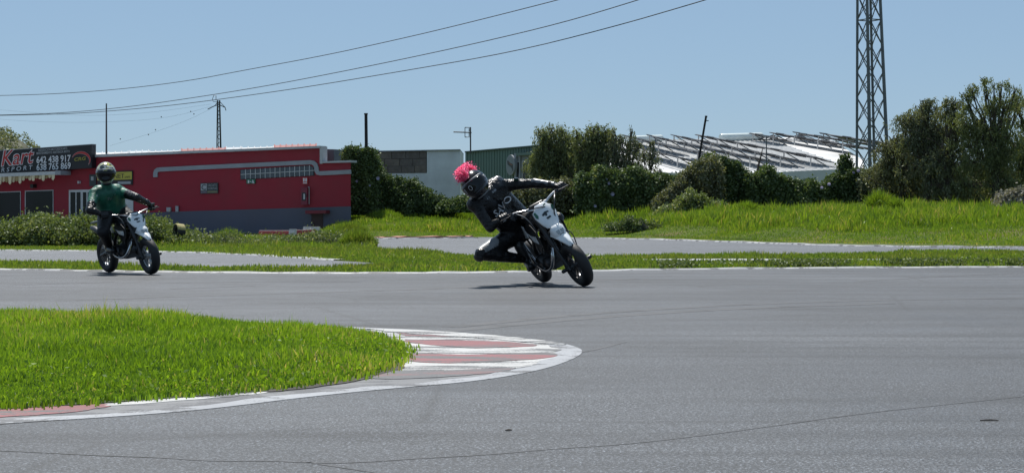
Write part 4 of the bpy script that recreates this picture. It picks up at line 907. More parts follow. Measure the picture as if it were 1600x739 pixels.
GW = 'weeping trees by the green hall'; GR = 'trees at the right edge'
tree('weeping_tree', 'rounded weeping tree, leftmost, directly right of the green hall', (878, 325), 82, [(866, 212, 26, 15, 1900), (846, 228, 14, 20, 1100), (888, 232, 26, 24, 2300), (862, 250, 30, 26, 2400), (838, 262, 16, 24, 1000), (842, 206, 9, 9, 380), (872, 280, 32, 24, 1800), (902, 260, 16, 26, 1100)], M_weep, .13, 1.1, .14, GW)
tree('weeping_tree', 'taller weeping tree second from the green hall', (930, 325), 81, [(922, 206, 16, 10, 900), (912, 226, 20, 24, 1700), (942, 226, 20, 22, 1700), (928, 254, 30, 24, 2300), (908, 270, 18, 24, 1200), (956, 214, 8, 12, 380), (900, 210, 6, 8, 160), (934, 201, 5, 6, 120)], M_weep, .13, 1.0, .14, GW)
tree('weeping_tree', 'sparser upright weeping tree overlapping the left end of solar roof', (975, 322), 80.5, [(978, 216, 12, 12, 520), (966, 238, 20, 22, 1300), (990, 244, 18, 22, 1000), (1000, 222, 7, 9, 200), (960, 208, 6, 9, 220), (986, 205, 5, 6, 120), (976, 262, 24, 14, 900)], M_weep2, .10, .9, .13, GW)
tree('weeping_tree', 'thin low tree with see-through leaves in front of solar roof', (1010, 318), 80, [(1010, 246, 18, 18, 560), (1026, 256, 12, 14, 300), (1000, 262, 18, 12, 420), (1016, 226, 7, 9, 130), (1034, 268, 8, 8, 140)], M_weep2, .07, .7, .12, GW)
tree('feathery_tree', 'dark conical tree standing nearest right of the lattice tower', (1448, 335), 74, [(1450, 160, 11, 12, 600), (1446, 182, 18, 16, 1100), (1466, 200, 22, 22, 1500), (1434, 206, 22, 20, 1400), (1452, 232, 34, 26, 2600), (1424, 222, 16, 16, 800), (1420, 196, 8, 10, 240), (1450, 268, 40, 30, 2600)], M_weep2, .14, .5, .115, GR)
tree('feathery_tree', 'low bushy tree at the foot of the lattice tower', (1405, 335), 75, [(1404, 232, 20, 18, 1100), (1388, 252, 18, 24, 1100), (1420, 256, 26, 24, 1500), (1396, 214, 9, 10, 260), (1406, 286, 36, 26, 2000), (1412, 204, 6, 7, 100)], M_dusty, .10, .5, .115, GR)
tree('feathery_tree', 'small open crowned tree between the dark cone and tallest tree', (1478, 335), 73, [(1488, 168, 14, 12, 560), (1500, 186, 12, 14, 420), (1478, 180, 8, 14, 260), (1490, 210, 18, 18, 600), (1484, 250, 32, 28, 2200), (1490, 292, 34, 26, 1900)], M_weep2, .10, .5, .115, GR)
tree('feathery_tree', 'tallest tree at right with bare upper limbs and drooping tufts', (1556, 338), 72, [(1553, 132, 14, 9, 330), (1514, 150, 13, 10, 360), (1556, 160, 20, 14, 480), (1522, 190, 20, 24, 1300), (1548, 206, 30, 26, 1900), (1578, 180, 20, 20, 760), (1530, 240, 36, 28, 2600), (1572, 244, 32, 30, 2300), (1512, 174, 9, 10, 220), (1536, 146, 7, 7, 90), (1580, 146, 8, 8, 110), (1548, 286, 44, 28, 2400)], M_weep, .15, .5, .115, GR)
tree('feathery_tree', 'tall tree cut off by the right edge of the picture', (1608, 338), 73, [(1598, 166, 16, 16, 480), (1612, 200, 26, 26, 1500), (1592, 222, 24, 24, 1400), (1620, 146, 14, 14, 420), (1606, 256, 34, 28, 2200), (1640, 210, 30, 30, 1400), (1606, 292, 36, 24, 1600)], M_weep, .15, .5, .115, GR)

# barrier blocks, tyre, litter
blocks = [((405, 364), (470, 358), 70, (.30, .035, .03), 'long low red barrier block nearest the pale yard'), ((452, 359.5), (463, 358.8), 68.5, (.50, .50, .50), 'short white barrier block between the red blocks'), ((463, 361), (478, 359), 69, (.28, .03, .03), 'short red barrier block right of the white one'), ((474, 356.2), (500, 354.4), 72, (.55, .54, .52), 'long white barrier block at the right end of the row'), ((474, 360), (494, 358.6), 71.0, (.28, .03, .03), 'red barrier block lying in front of the long white one')]
for i, (a, b, Yb, col, lb) in enumerate(blocks):
    A, B = P(*a, Yb), P(*b, Yb); t = empty('barrier_block', lb, 'barrier', ((A.x + B.x) / 2, Yb, 0), 'red and white track barrier blocks'); L_ = B.x - A.x; hz = (A.z + B.z) / 2
    mm = mat(f'barrier_paint_{i}', col, .5, var=.15, vs=3, dirt=.3); mt = mat('barrier_top', (.62, .45, .42) if i != 1 and i != 3 else (.68, .66, .64), .5, var=.2)
    mb = MB(); mb.prism([(-L_ / 2, -.22, 0), (L_ / 2, -.22, 0), (L_ / 2, -.15, hz), (-L_ / 2, -.15, hz)], (0, .4, 0)); mb.build('shell', mm, t, bevel=.03)
    mb = MB(); mb.box((0, .04, hz + .012), (L_ * .98, .34, .02)); mb.build('lid', mm if i in (1, 3) else mt, t)
    mb = MB(); mb.box((0, -.21, hz * .55), (L_ * .5, .06, hz * .2)); mb.build('recess', mm, t)
ty_ = empty('old_tyre', 'old tyre with yellow painted tread standing in the brambles', 'tyre', P(280, 375, 45.8)); ty_.scale = (.82, .82, .82); prof = [(.115, -.10), (.20, -.125), (.225, -.10), (.228, .10), (.20, .125), (.115, .10), (.125, 0)]
mb = MB(); mb.lathe(prof, (0, 0, .24), (-.86, -.5, .10), 28, closed=True); mb.build('rubber', M_rubber, ty_, True)
mb = MB(); aa = Vector((-.86, -.5, .10)).normalized(); u = aa.cross(Vector((0, 0, 1))).normalized(); w = u.cross(aa); w = w if w.z > 0 else -w
vs = [Vector((0, 0, .24)) + (u * math.cos(q_) + w * math.sin(q_)) * rr_ + aa * hh_ for q_ in np.linspace(.25, 2.9, 14) for rr_, hh_ in ((.212, -.122), (.232, -.1), (.236, .1), (.212, .126))]
mb.add(vs, [(i * 4 + j, i * 4 + j + 1, i * 4 + j + 5, i * 4 + j + 4) for i in range(13) for j in range(3)]); mb.build('painted_tread', mat('tyre_yellow', (.36, .31, .12), .8, var=.4, vs=9), ty_, True)
def litter(name, label, c, s, m, cat, n=9):
    bm_ = MB(); bm_.ball((0, 0, s * .35), (s, s * .7, s * .4), n=n, k=6); bm_.v = [v + Vector((random.uniform(-.2, .2), random.uniform(-.2, .2), random.uniform(-.12, .12))) * s for v in bm_.v]
    o = bm_.build(name, m); o.location = c; return tag(o, label, cat)
g_ = G(1197, 376.5); litter('plastic_bag', 'crumpled white plastic litter lying on the grass verge of the back track', (g_.x, g_.y + 2, .06), .12, M_wtxt, 'litter')
for px_, py2, ln, an_, lb in [(1546, 658.5, .032, .03, 'dark twig lying on the asphalt at lower right'), (795, 674, .012, .5, 'tiny dark twig on asphalt below the painted kerb')]:
    c = G(px_, py2); mb = MB(); d = Vector((math.cos(an_), math.sin(an_), 0)) * ln
    mb.tube([c - d + Vector((0, 0, .005)), c + Vector((.0, .006, .006)), c + d + Vector((0, 0, .005))], [.002, .003, .0015], 6); mb.tube([c + Vector((0, 0, .006)), c + d * .5 + Vector((.0, .012, .006))], [.002, .001], 5)
    tag(mb.build('twig', M_bark), lb, 'twig')

# ------------------------------------------------------------------ motorcycles
def bike_matrix(px, Y, heading, lean, sink=0.):
    """local x forward, y left, z up; heading = degrees off 'straight at the camera' towards picture right; lean = degrees to the rider's right"""
    X = (px - CX) / F * Y; a = R(heading); f = Vector((math.sin(a), -math.cos(a), 0)); l = Vector((-f.y, f.x, 0))
    M = Matrix((f, l, Vector((0, 0, 1)))).transposed().to_4x4(); M.translation = Vector((X, Y, -sink))
    return M @ Matrix.Rotation(R(lean), 4, 'X')
RW = .245; WB = .60
def make_bike(name, label, M, rim_m, steer=0., shroud_m=None, zs=1.0):
    root = empty(name, label, 'motorcycle', mw=M); bpy.context.view_layer.update()
    rake = R(26); ax = Vector((-math.sin(rake), 0, math.cos(rake))); axle = Vector((WB, 0, RW))
    hp = Vector((.30, 0, .80))                                   # steering head
    S = Matrix.Translation(hp) @ Matrix.Rotation(R(steer), 4, ax) @ Matrix.Translation(-hp)
    def wheel(nm, c, Mx, front):
        tp = [(.145, -.038), (.162, -.047), (.19, -.056), (.215, -.053), (.233, -.040), (.243, -.018), (.245, 0), (.243, .018), (.233, .040), (.215, .053), (.19, .056), (.162, .047), (.145, .038), (.15, 0)]
        w = MB(); w.lathe([(.150, -.040), (.158, -.036), (.150, -.028), (.138, -.022), (.132, 0), (.138, .022), (.150, .028), (.158, .036), (.150, .040), (.142, 0)], c, (0, 1, 0), 36, closed=True)
        w.lathe([(0, -.05), (.034, -.05), (.036, -.03), (.028, 0), (.036, .03), (.034, .05), (0, .05)], c, (0, 1, 0), 16)
        for i in range(5):
            for o_ in (-.16, .16):
                a0 = i * 2 * math.pi / 5; a1 = a0 + o_
                w.tube([c + Vector((math.cos(a0) * .03, .0, math.sin(a0) * .03)), c + Vector((math.cos(a1) * .14, .012 if o_ > 0 else -.012, math.sin(a1) * .14))], [.011, .009], 6)
        wo = w.xf(Mx).build(nm, rim_m, root, True)
        MB().lathe(tp, c, (0, 1, 0), 44, closed=True).xf(Mx).build('tyre', M_rubber, wo, True)
        r = .085 if front else .075; yd = .062 if front else -.062
        d = MB(); d.lathe([(.045, yd - .002), (r + .02, yd - .002), (r + .02, yd + .002), (.045, yd + .002)], c, (0, 1, 0), 28, closed=True)
        for i in range(6): a0 = i * math.pi / 3; d.tube([c + Vector((0, yd, 0)), c + Vector((math.cos(a0) * .06, yd, math.sin(a0) * .06))], .006, 5)
        d.xf(Mx).build('brake_disc', M_eng, wo)
        return wo
    I4 = Matrix.Identity(4)
    wheel('rear_wheel', Vector((-WB, 0, RW)), I4, False); wheel('front_wheel', axle, S, True)
    for s_ in (1, -1):                                           # upside-down fork
        b = axle + Vector((0, s_ * .092, 0)); k = MB()
        k.tube([b - ax * .03, b + ax * .05], .024, 10); k.tube([b + ax * .03, b + ax * .32], .019, 10); k.tube([b + ax * .28, b + ax * .33, b + ax * .68], [.025, .028, .027], 12)
        k.box(b + Vector((-.02, 0, 0)), (.06, .03, .07)); k.xf(S).build('fork_leg', M_bmetal, root, True)
    k = MB()
    for q, l in ((.40, .25), (.60, .25)):
        c = axle + ax * q; k.box(c + Vector((-.025, 0, 0)), (.08, l, .035), rot=Matrix.Rotation(-rake, 3, 'Y'))
    k.xf(S).build('triple_clamp', M_bmetal, root, bevel=.006)
    MB().tube([axle + Vector((0, -.15, 0)), axle + Vector((0, .15, 0))], .014, 10).xf(S).build('axle', M_steel, root)
    for s_ in (1, -1): MB().cone(axle + Vector((0, s_ * .13, 0)), axle + Vector((0, s_ * .165, 0)), .02, .02).xf(S).build('axle_slider', M_bplast, root, True)
    c = axle + Vector((-.09, .075, .07)); MB().box(c, (.05, .045, .09), rot=Matrix.Rotation(-rake, 3, 'Y')).xf(S).build('brake_caliper', M_bmetal, root, bevel=.008)
    # handlebar
    top = axle + ax * .69; hb = MB(); bar = [top + Vector((x, y, z)) for x, y, z in [(-.10, .41, .085), (-.075, .25, .082), (-.035, .14, .055), (0, .06, .02), (.0, 0, .02), (0, -.06, .02), (-.035, -.14, .055), (-.075, -.25, .082), (-.10, -.41, .085)]]
    hb.tube(smooth_poly(bar, 2), .0125, 10); hb.tube([top + Vector((-.03, .13, .052)), top + Vector((-.03, -.13, .052))], .009, 8)
    hbo = hb.xf(S).build('handlebar', M_chrome, root, True)
    pad = MB(); pad.cone(top + Vector((-.03, .07, .055)), top + Vector((-.03, -.07, .055)), .024, .024); pad.xf(S).build('bar_pad', M_bplast, hbo, True)
    grips = {}
    for s_ in (1, -1):
        d = (bar[0] - bar[1] if s_ > 0 else bar[-1] - bar[-2]).normalized(); e = bar[0] if s_ > 0 else bar[-1]
        MB().tube([e - d * .12, e - d * .118, e - d * .005, e + d * .0, e + d * .012], [.022, .0175, .0175, .021, .014], 12).xf(S).build('grip', M_rubber, hbo, True)
        lv = MB(); p = e - d * .13; lv.box(p + Vector((.02, 0, 0)), (.04, .03, .03)); lv.tube([p + Vector((.035, 0, 0)), p + d * .05 + Vector((.065, 0, -.005)), p + d * .14 + Vector((.055, 0, -.008))], [.008, .007, .006], 6); lv.xf(S).build('lever', M_bmetal, hbo, True)
        grips[s_] = (M @ S @ (e - d * .06), (M @ S).to_3x3() @ d)
    # cables in front of the bars
    for pts, r_, m_ in [([bar[1] + Vector((.03, 0, 0)), top + Vector((.12, .16, .06)), top + Vector((.16, .05, -.10)), top + Vector((.12, .10, -.28)), axle + Vector((-.06, .13, .30)), axle + Vector((-.05, .10, .10))], .0065, M_bplast),
                        ([bar[-2] + Vector((.03, 0, 0)), top + Vector((.10, -.16, .07)), top + Vector((.12, .02, .03)), top + Vector((.02, .12, -.05)), top + Vector((-.12, .10, -.15))], .006, M_bplast),
                        ([bar[-2] + Vector((.02, 0, 0)), top + Vector((.07, -.20, .02)), top + Vector((.04, -.14, -.16)), top + Vector((-.10, -.11, -.30)), top + Vector((-.16, -.10, -.45))], .006, M_steel)]:
        MB().tube(smooth_poly(pts, 2), r_, 6).xf(S).build('cable', m_, root, True)
    # number plate: shaped white panel with a curved face
    fr = Vector((math.cos(rake), 0, math.sin(rake)))            # out of the plate
    pc = axle + ax * .60 + fr * .085
    def pl(u, v, o_=0.): return pc + Vector((0, u, 0)) + ax * v + fr * (o_ - .9 * u * u)
    outl = [(-.055, .125), (.055, .125), (.085, .085), (.118, .06), (.122, .0), (.10, -.08), (.072, -.145), (.03, -.16), (-.03, -.16), (-.072, -.145), (-.10, -.08), (-.122, .0), (-.118, .06), (-.085, .085)]
    n = len(outl); kk = MB(); rings = []
    for sc_, o_ in ((1, -.014), (1, 0), (.93, .008), (.5, .016)): rings.append([pl(u * sc_, v * sc_, o_) for u, v in outl])
    kk.add([p for r_ in rings for p in r_] + [pl(0, -.01, .018), pl(0, -.01, -.014)], [(i * n + j, i * n + (j + 1) % n, (i + 1) * n + (j + 1) % n, (i + 1) * n + j) for i in range(3) for j in range(n)] + [(3 * n + j, 3 * n + (j + 1) % n, 4 * n) for j in range(n)] + [((j + 1) % n, j, 4 * n + 1) for j in range(n)])
    npo = kk.xf(S).build('number_plate', M_wplast, root, True)
    def mark(poly, m_, o_=.0195):
        q = MB(); q.prism([pl(u, v, o_ - .0) for u, v in poly], fr * .003); q.xf(S).build('mark', m_, npo)
    mark([(-.115, .055), (-.095, .06), (-.085, .01), (-.10, -.02), (-.118, .0)], M_gmark, .012); mark([(.115, .055), (.095, .06), (.085, .01), (.10, -.02), (.118, .0)], M_gmark, .012)
    mark([(-.05, .0), (-.01, .018), (.03, .012), (.034, -.004), (.005, -.002), (.0, -.028), (-.02, -.034), (-.022, -.014), (-.048, -.02)], M_dmark); mark([(-.03, -.05), (.02, -.044), (.026, -.062), (-.02, -.072)], M_dmark); mark([(.02, .075), (.055, .088), (.05, .098), (.018, .088)], M_gmark, .018)
    # high white front mudguard: arched, beak in front
    fb = MB(); nu, nv = 9, 13; vs = []
    for j in range(nv):
        t = j / (nv - 1); x = .30 + .42 * t; z = .575 + .085 * math.sin(t * 2.0 + .55) - .155 * t * t
        w = (.046 + .028 * math.sin(math.pi * min(1, t * 1.1 + .08))) * (1 if t < .8 else 1 - (t - .8) * 3.2) + .004
        for i in range(nu): u = -1 + 2 * i / (nu - 1); vs.append((x, u * w, z - .045 * u * u * (1 - .3 * t) + .012 * (abs(u) < .3)))
    fb.add(vs, [(j * nu + i, j * nu + i + 1, (j + 1) * nu + i + 1, (j + 1) * nu + i) for j in range(nv - 1) for i in range(nu - 1)])
    fo = fb.xf(S).build('front_mudguard', M_wplast, root, True); so = fo.modifiers.new('thick', 'SOLIDIFY'); so.thickness = .006
    # headlamp-like nose on the mudguard
    hl_ = MB(); hc_ = axle + ax * .375 + fr * .10
    def hq(u, v, o_): return hc_ + Vector((0, u, 0)) + ax * v + fr * o_
    ol = [(-.045, .065), (.045, .065), (.070, .03), (.066, -.035), (.038, -.078), (0, -.088), (-.038, -.078), (-.066, -.035), (-.070, .03)]; n = len(ol)
    rr = [[hq(u * a_, v * a_, o_) for u, v in ol] for a_, o_ in ((1.0, -.05), (1.06, 0), (.98, .022), (.6, .042))]
    hl_.add([p for r_ in rr for p in r_] + [hq(0, 0, .048)], [(i * n + j, i * n + (j + 1) % n, (i + 1) * n + (j + 1) % n, (i + 1) * n + j) for i in range(3) for j in range(n)] + [(3 * n + j, 3 * n + (j + 1) % n, 4 * n) for j in range(n)])
    ho = hl_.xf(S).build('lamp_cowl', M_wplast, root, True)
    for u0, u1, v0, v1 in [(-.045, -.005, -.048, -.010), (.005, .045, -.048, -.010), (-.028, .028, -.076, -.054)]:
        q = MB(); q.prism([hq(u0, v1, .048), hq(u1, v1, .048), hq(u1 * .8, v0, .036), hq(u0 * .8, v0, .036)], fr * .006); q.xf(S).build('lens', M_lens, ho)
    # frame, engine, tank, seat, swingarm, exhaust
    k = MB()
    for s_ in (1, -1):
        k.tube(smooth_poly([hp + Vector((0, s_ * .03, -.02)), Vector((.14, s_ * .11, .66)), Vector((-.06, s_ * .12, .50)), Vector((-.15, s_ * .10, .34))], 1), .021, 8)
        k.tube([hp + Vector((.01, s_ * .025, -.10)), Vector((.22, s_ * .06, .50)), Vector((.15, s_ * .08, .26)), Vector((-.12, s_ * .08, .22)), Vector((-.15, s_ * .1, .34))], .015, 8)
        k.tube([Vector((-.06, s_ * .10, .56)), Vector((-.30, s_ * .08, .70)), Vector((-.58, s_ * .06, .78))], .013, 8); k.tube([Vector((-.13, s_ * .10, .42)), Vector((-.42, s_ * .07, .72))], .012, 8)
    k.tube([hp + Vector((.03, 0, -.12)), hp + Vector((-.03, 0, .02))], .03, 10)
    k.build('frame', M_bmetal, root, True)
    e = MB(); e.ball((-.02, 0, .32), (.17, .105, .105), n=16); e.lathe([(0, -.15), (.075, -.15), (.09, -.12), (.09, .12), (.075, .15), (0, .15)], (-.06, 0, .31), (0, 1, 0), 20); e.lathe([(0, -.13), (.06, -.13), (.07, -.1), (.07, .1), (.06, .13), (0, .13)], (.07, 0, .30), (0, 1, 0), 18); e.box((.0, 0, .24), (.26, .16, .06))
    en = e.build('engine', M_eng, root, True)
    f = MB(); dcy = Vector((.35, 0, .94)).normalized()
    for i in range(7): c = Vector((.09, 0, .40)) + dcy * i * .026; f.box(c, (.15, .15, .011), rot=Matrix.Rotation(R(20), 3, 'Y'))
    f.box(Vector((.09, 0, .40)) + dcy * .09, (.10, .10, .22), rot=Matrix.Rotation(R(20), 3, 'Y')); f.box(Vector((.09, 0, .40)) + dcy * .20, (.12, .12, .05), rot=Matrix.Rotation(R(20), 3, 'Y')); f.build('cylinder', M_eng, en)
    tk = MB(); tk.ball((.06, 0, .745), (.22, .115, .095), n=18, k=10); tk.build('fuel_tank', M_bplast, root, True)
    for s_ in (1, -1):
        sh = MB(); a_ = [Vector((.20, s_ * .13, .76)), Vector((.36, s_ * .15, .66)), Vector((.34, s_ * .155, .52)), Vector((.22, s_ * .145, .44)), Vector((.06, s_ * .13, .60)), Vector((-.06, s_ * .12, .70)), Vector((.06, s_ * .125, .76))]
        sh.prism(a_, (0, s_ * .012, 0)); sho = sh.build('radiator_shroud', shroud_m or M_bplast, root, bevel=.006)
        q = MB(); q.prism([Vector((.30, s_ * .166, .64)), Vector((.31, s_ * .168, .56)), Vector((.16, s_ * .157, .58)), Vector((.03, s_ * .148, .67)), Vector((.16, s_ * .155, .64))], (0, s_ * .004, 0)); q.build('mark', M_wplast if shroud_m is None else M_gmark, sho)
        sp = MB(); sp.prism([Vector((-.14, s_ * .10, .72)), Vector((-.08, s_ * .11, .60)), Vector((-.30, s_ * .10, .58)), Vector((-.50, s_ * .085, .74)), Vector((-.40, s_ * .085, .78))], (0, s_ * .01, 0)); sp.build('side_panel', M_wplast, root, bevel=.006)
    st = MB(); st.tube(smooth_poly([Vector((.08, 0, .80)), Vector((-.10, 0, .775)), Vector((-.30, 0, .79)), Vector((-.56, 0, .83))], 2), .062, 10); st.v = [Vector((v.x, v.y * 1.5, v.z)) for v in st.v]; st.build('seat', M_seat, root, True)
    rg = MB(); rg.tube(smooth_poly([Vector((-.45, 0, .80)), Vector((-.62, 0, .80)), Vector((-.82, 0, .74))], 2), [.07] * 8 + [.05, .03] if False else .05, 10); rg.v = [Vector((v.x, v.y * 1.7, v.z * .6 + .31)) for v in rg.v]; rg.build('rear_mudguard', M_bplast, root, True)
    sw = MB()
    for s_ in (1, -1): sw.tube([Vector((-.14, s_ * .085, .34)), Vector((-.36, s_ * .095, .31)), Vector((-.62, s_ * .085, RW))], [.03, .026, .02], 8)
    sw.box((-.27, 0, .33), (.06, .19, .05)); sw.build('swingarm', M_bmetal, root, True)
    sk = MB(); sa_, sb_ = Vector((-.34, 0, .36)), Vector((-.20, 0, .62)); sk.tube([sa_, sb_], .018, 8); ds = (sb_ - sa_) / 60
    sk.tube([sa_ + ds * i + Vector((math.cos(i * .9), math.sin(i * .9), 0)) * .032 for i in range(8, 56)], .006, 5); sk.build('shock_absorber', M_steel, root, True)
    ex = MB(); ex.tube(smooth_poly([Vector((.16, 0, .50)), Vector((.25, -.06, .42)), Vector((.23, -.12, .27)), Vector((.06, -.15, .22)), Vector((-.14, -.15, .30)), Vector((-.30, -.13, .47)), Vector((-.38, -.12, .56))], 2), .018, 10); exo = ex.build('exhaust_pipe', M_chrome, root, True)
    MB().tube([Vector((-.34, -.125, .55)), Vector((-.37, -.125, .57)), Vector((-.66, -.12, .68)), Vector((-.70, -.12, .695))], [.025, .046, .048, .03], 14).build('silencer', M_eng, exo, True)
    for s_ in (1, -1):
        MB().tube([Vector((-.15, s_ * .10, .30)), Vector((-.15, s_ * .24, .31))], [.012, .016], 8).build('footpeg', M_steel, root, True)
    MB().tube([Vector((-.05, -.13, .27)), Vector((.06, -.15, .26)), Vector((.08, -.17, .265))], .009, 6).build('brake_pedal', M_steel, root, True)
    ch = MB(); ch.tube([Vector((-.08, .07, .36)), Vector((-.60, .07, RW + .075)), Vector((-.67, .07, RW)), Vector((-.60, .07, RW - .075)), Vector((-.08, .07, .28))], .009, 5); ch.lathe([(.02, .064), (.075, .064), (.075, .076), (.02, .076)], (-.6, 0, RW), (0, 1, 0), 20, closed=True); ch.build('chain', M_steel, root)
    if zs != 1.0:                                                # a lower built machine: everything above the wheels sits closer
        q = lambda v: Vector((v[0], v[1], v[2] if v[2] < .47 else .47 + (v[2] - .47) * zs))
        for o in root.children_recursive:
            if o.name.split('.')[0] in ('front_wheel', 'rear_wheel', 'tyre', 'brake_disc'): continue
            for v in o.data.vertices: v.co = q(v.co)
        Mi = M.inverted(); grips = {k: (M @ q(Mi @ a), b) for k, (a, b) in grips.items()}
    return root, grips

# ------------------------------------------------------------------ riders
def body_mesh(prims, mats, root, voxel=.013, name='body'):
    """prims: ('c',a,b,ra,rb,mat) tapered limbs or ('e',c,(rx,ry,rz),rot,mat) ellipsoids, fused to one continuous skin"""
    mb = MB(); off = Vector(root.location)
    for p in prims:
        if p[0] == 'c': mb.cone(p[1] - off, p[2] - off, p[3], p[4], n=18)
        else: mb.ball(p[1] - off, p[2], n=20, k=14, rot=p[3])
    me = bpy.data.meshes.new(name); me.from_pydata(mb.v, [], mb.f); o = bpy.data.objects.new(name, me); COL.objects.link(o)
    bm = bmesh.new(); bm.from_mesh(me); bmesh.ops.remove_doubles(bm, verts=bm.verts, dist=1e-6); bmesh.ops.recalc_face_normals(bm, faces=bm.faces); bm.to_mesh(me); bm.free()
    r = o.modifiers.new('r', 'REMESH'); r.mode = 'VOXEL'; r.voxel_size = voxel
    sm = o.modifiers.new('s', 'SMOOTH'); sm.factor = .5; sm.iterations = 5
    dg = bpy.context.evaluated_depsgraph_get(); m2 = bpy.data.meshes.new_from_object(o.evaluated_get(dg)); bpy.data.objects.remove(o)
    m2.materials.clear()
    for m in mats: m2.materials.append(m)
    nf = len(m2.polygons); cen = np.zeros(nf * 3); m2.polygons.foreach_get('center', cen); cen = cen.reshape(-1, 3); best = np.full(nf, 9.); mi = np.zeros(nf, int)
    for p in prims:
        if p[0] == 'c':
            a, b = np.array(p[1] - off), np.array(p[2] - off); ab = b - a; t = np.clip(((cen - a) @ ab) / (ab @ ab), 0, 1); d = np.linalg.norm(cen - a - t[:, None] * ab, axis=1) - (p[3] + (p[4] - p[3]) * t)
        else:
            q = cen - np.array(p[1] - off)
            if p[3] is not None: q = q @ np.array(p[3])
            rr = np.array(p[2]); k = np.linalg.norm(q / rr, axis=1); d = (k - 1) * rr.min()
        u = d < best; best[u] = d[u]; mi[u] = p[5] if p[0] == 'c' else p[4]
    m2.polygons.foreach_set('material_index', mi.astype(np.int32)); m2.polygons.foreach_set('use_smooth', np.ones(nf, bool)); m2.name = name
    ob = bpy.data.objects.new(name, m2); ob.parent = root; COL.objects.link(ob); return ob

def suit(name, col, rough=.38, wr=.5, coat=.25, col2=None):
    m = bpy.data.materials.new(name); m.use_nodes = True; t = NT(m); b = t.n['Principled BSDF']; v = t.map()
    c = t.ramp(t.noise(7, 5, v), [(.35, tuple(x * .7 for x in col)), (.65, tuple(x * 1.3 for x in col))])
    if col2: c = t.mix(t.ramp(t.noise(4.5, 2, v), [(.56, (0, 0, 0)), (.60, (1, 1, 1))]), c, col2)
    t.l.new(c, b.inputs['Base Color']); b.inputs['Roughness'].default_value = rough; b.inputs['Coat Weight'].default_value = coat; b.inputs['Coat Roughness'].default_value = .3
    b.inputs['Specular IOR Level'].default_value = .38
    t.l.new(t.bump(t.noise(16, 3, t.map((1, 1, 1.6))), wr, .03), b.inputs['Normal']); return m
M_leather = suit('black_leather', (.005, .005, .006), .30, .9, .0); M_green = suit('green_jacket', (.015, .115, .072), .5, .45, .1); M_blackcl = suit('black_cloth', (.008, .008, .009), .6, .5, 0); M_greyp = suit('grey_patch_and_sheen', (.20, .21, .22), .5, .3)
M_glove = suit('glove_leather', (.009, .009, .010), .45, .5, .05); M_boot = mat('boot_leather', (.014, .014, .015), .35, var=.3, vs=20)
M_helm = mat('helmet_black', (.006, .006, .009), .22, spec=.35, coat=.25); M_visor = mat('visor', (.004, .004, .005), .12, spec=.3, coat=.1); M_htrim = mat('helmet_trim', (.20, .21, .22), .5)
M_skin = mat('neck_skin', (.35, .20, .14), .6)
def helm_pattern():
    m = bpy.data.materials.new('helmet_pattern'); m.use_nodes = True; t = NT(m); b = t.n['Principled BSDF']; v = t.map((1, 1, 1.3))
    f = t.noise(9, 2, v); c = t.ramp(f, [(.42, (.02, .03, .02)), (.45, (.50, .48, .10)), (.50, (.50, .48, .10)), (.52, (.60, .60, .55)), (.56, (.60, .60, .55)), (.59, (.02, .03, .025))])
    t.l.new(c, b.inputs['Base Color']); b.inputs['Roughness'].default_value = .2; b.inputs['Coat Weight'].default_value = .8; return m
M_helmY = helm_pattern()

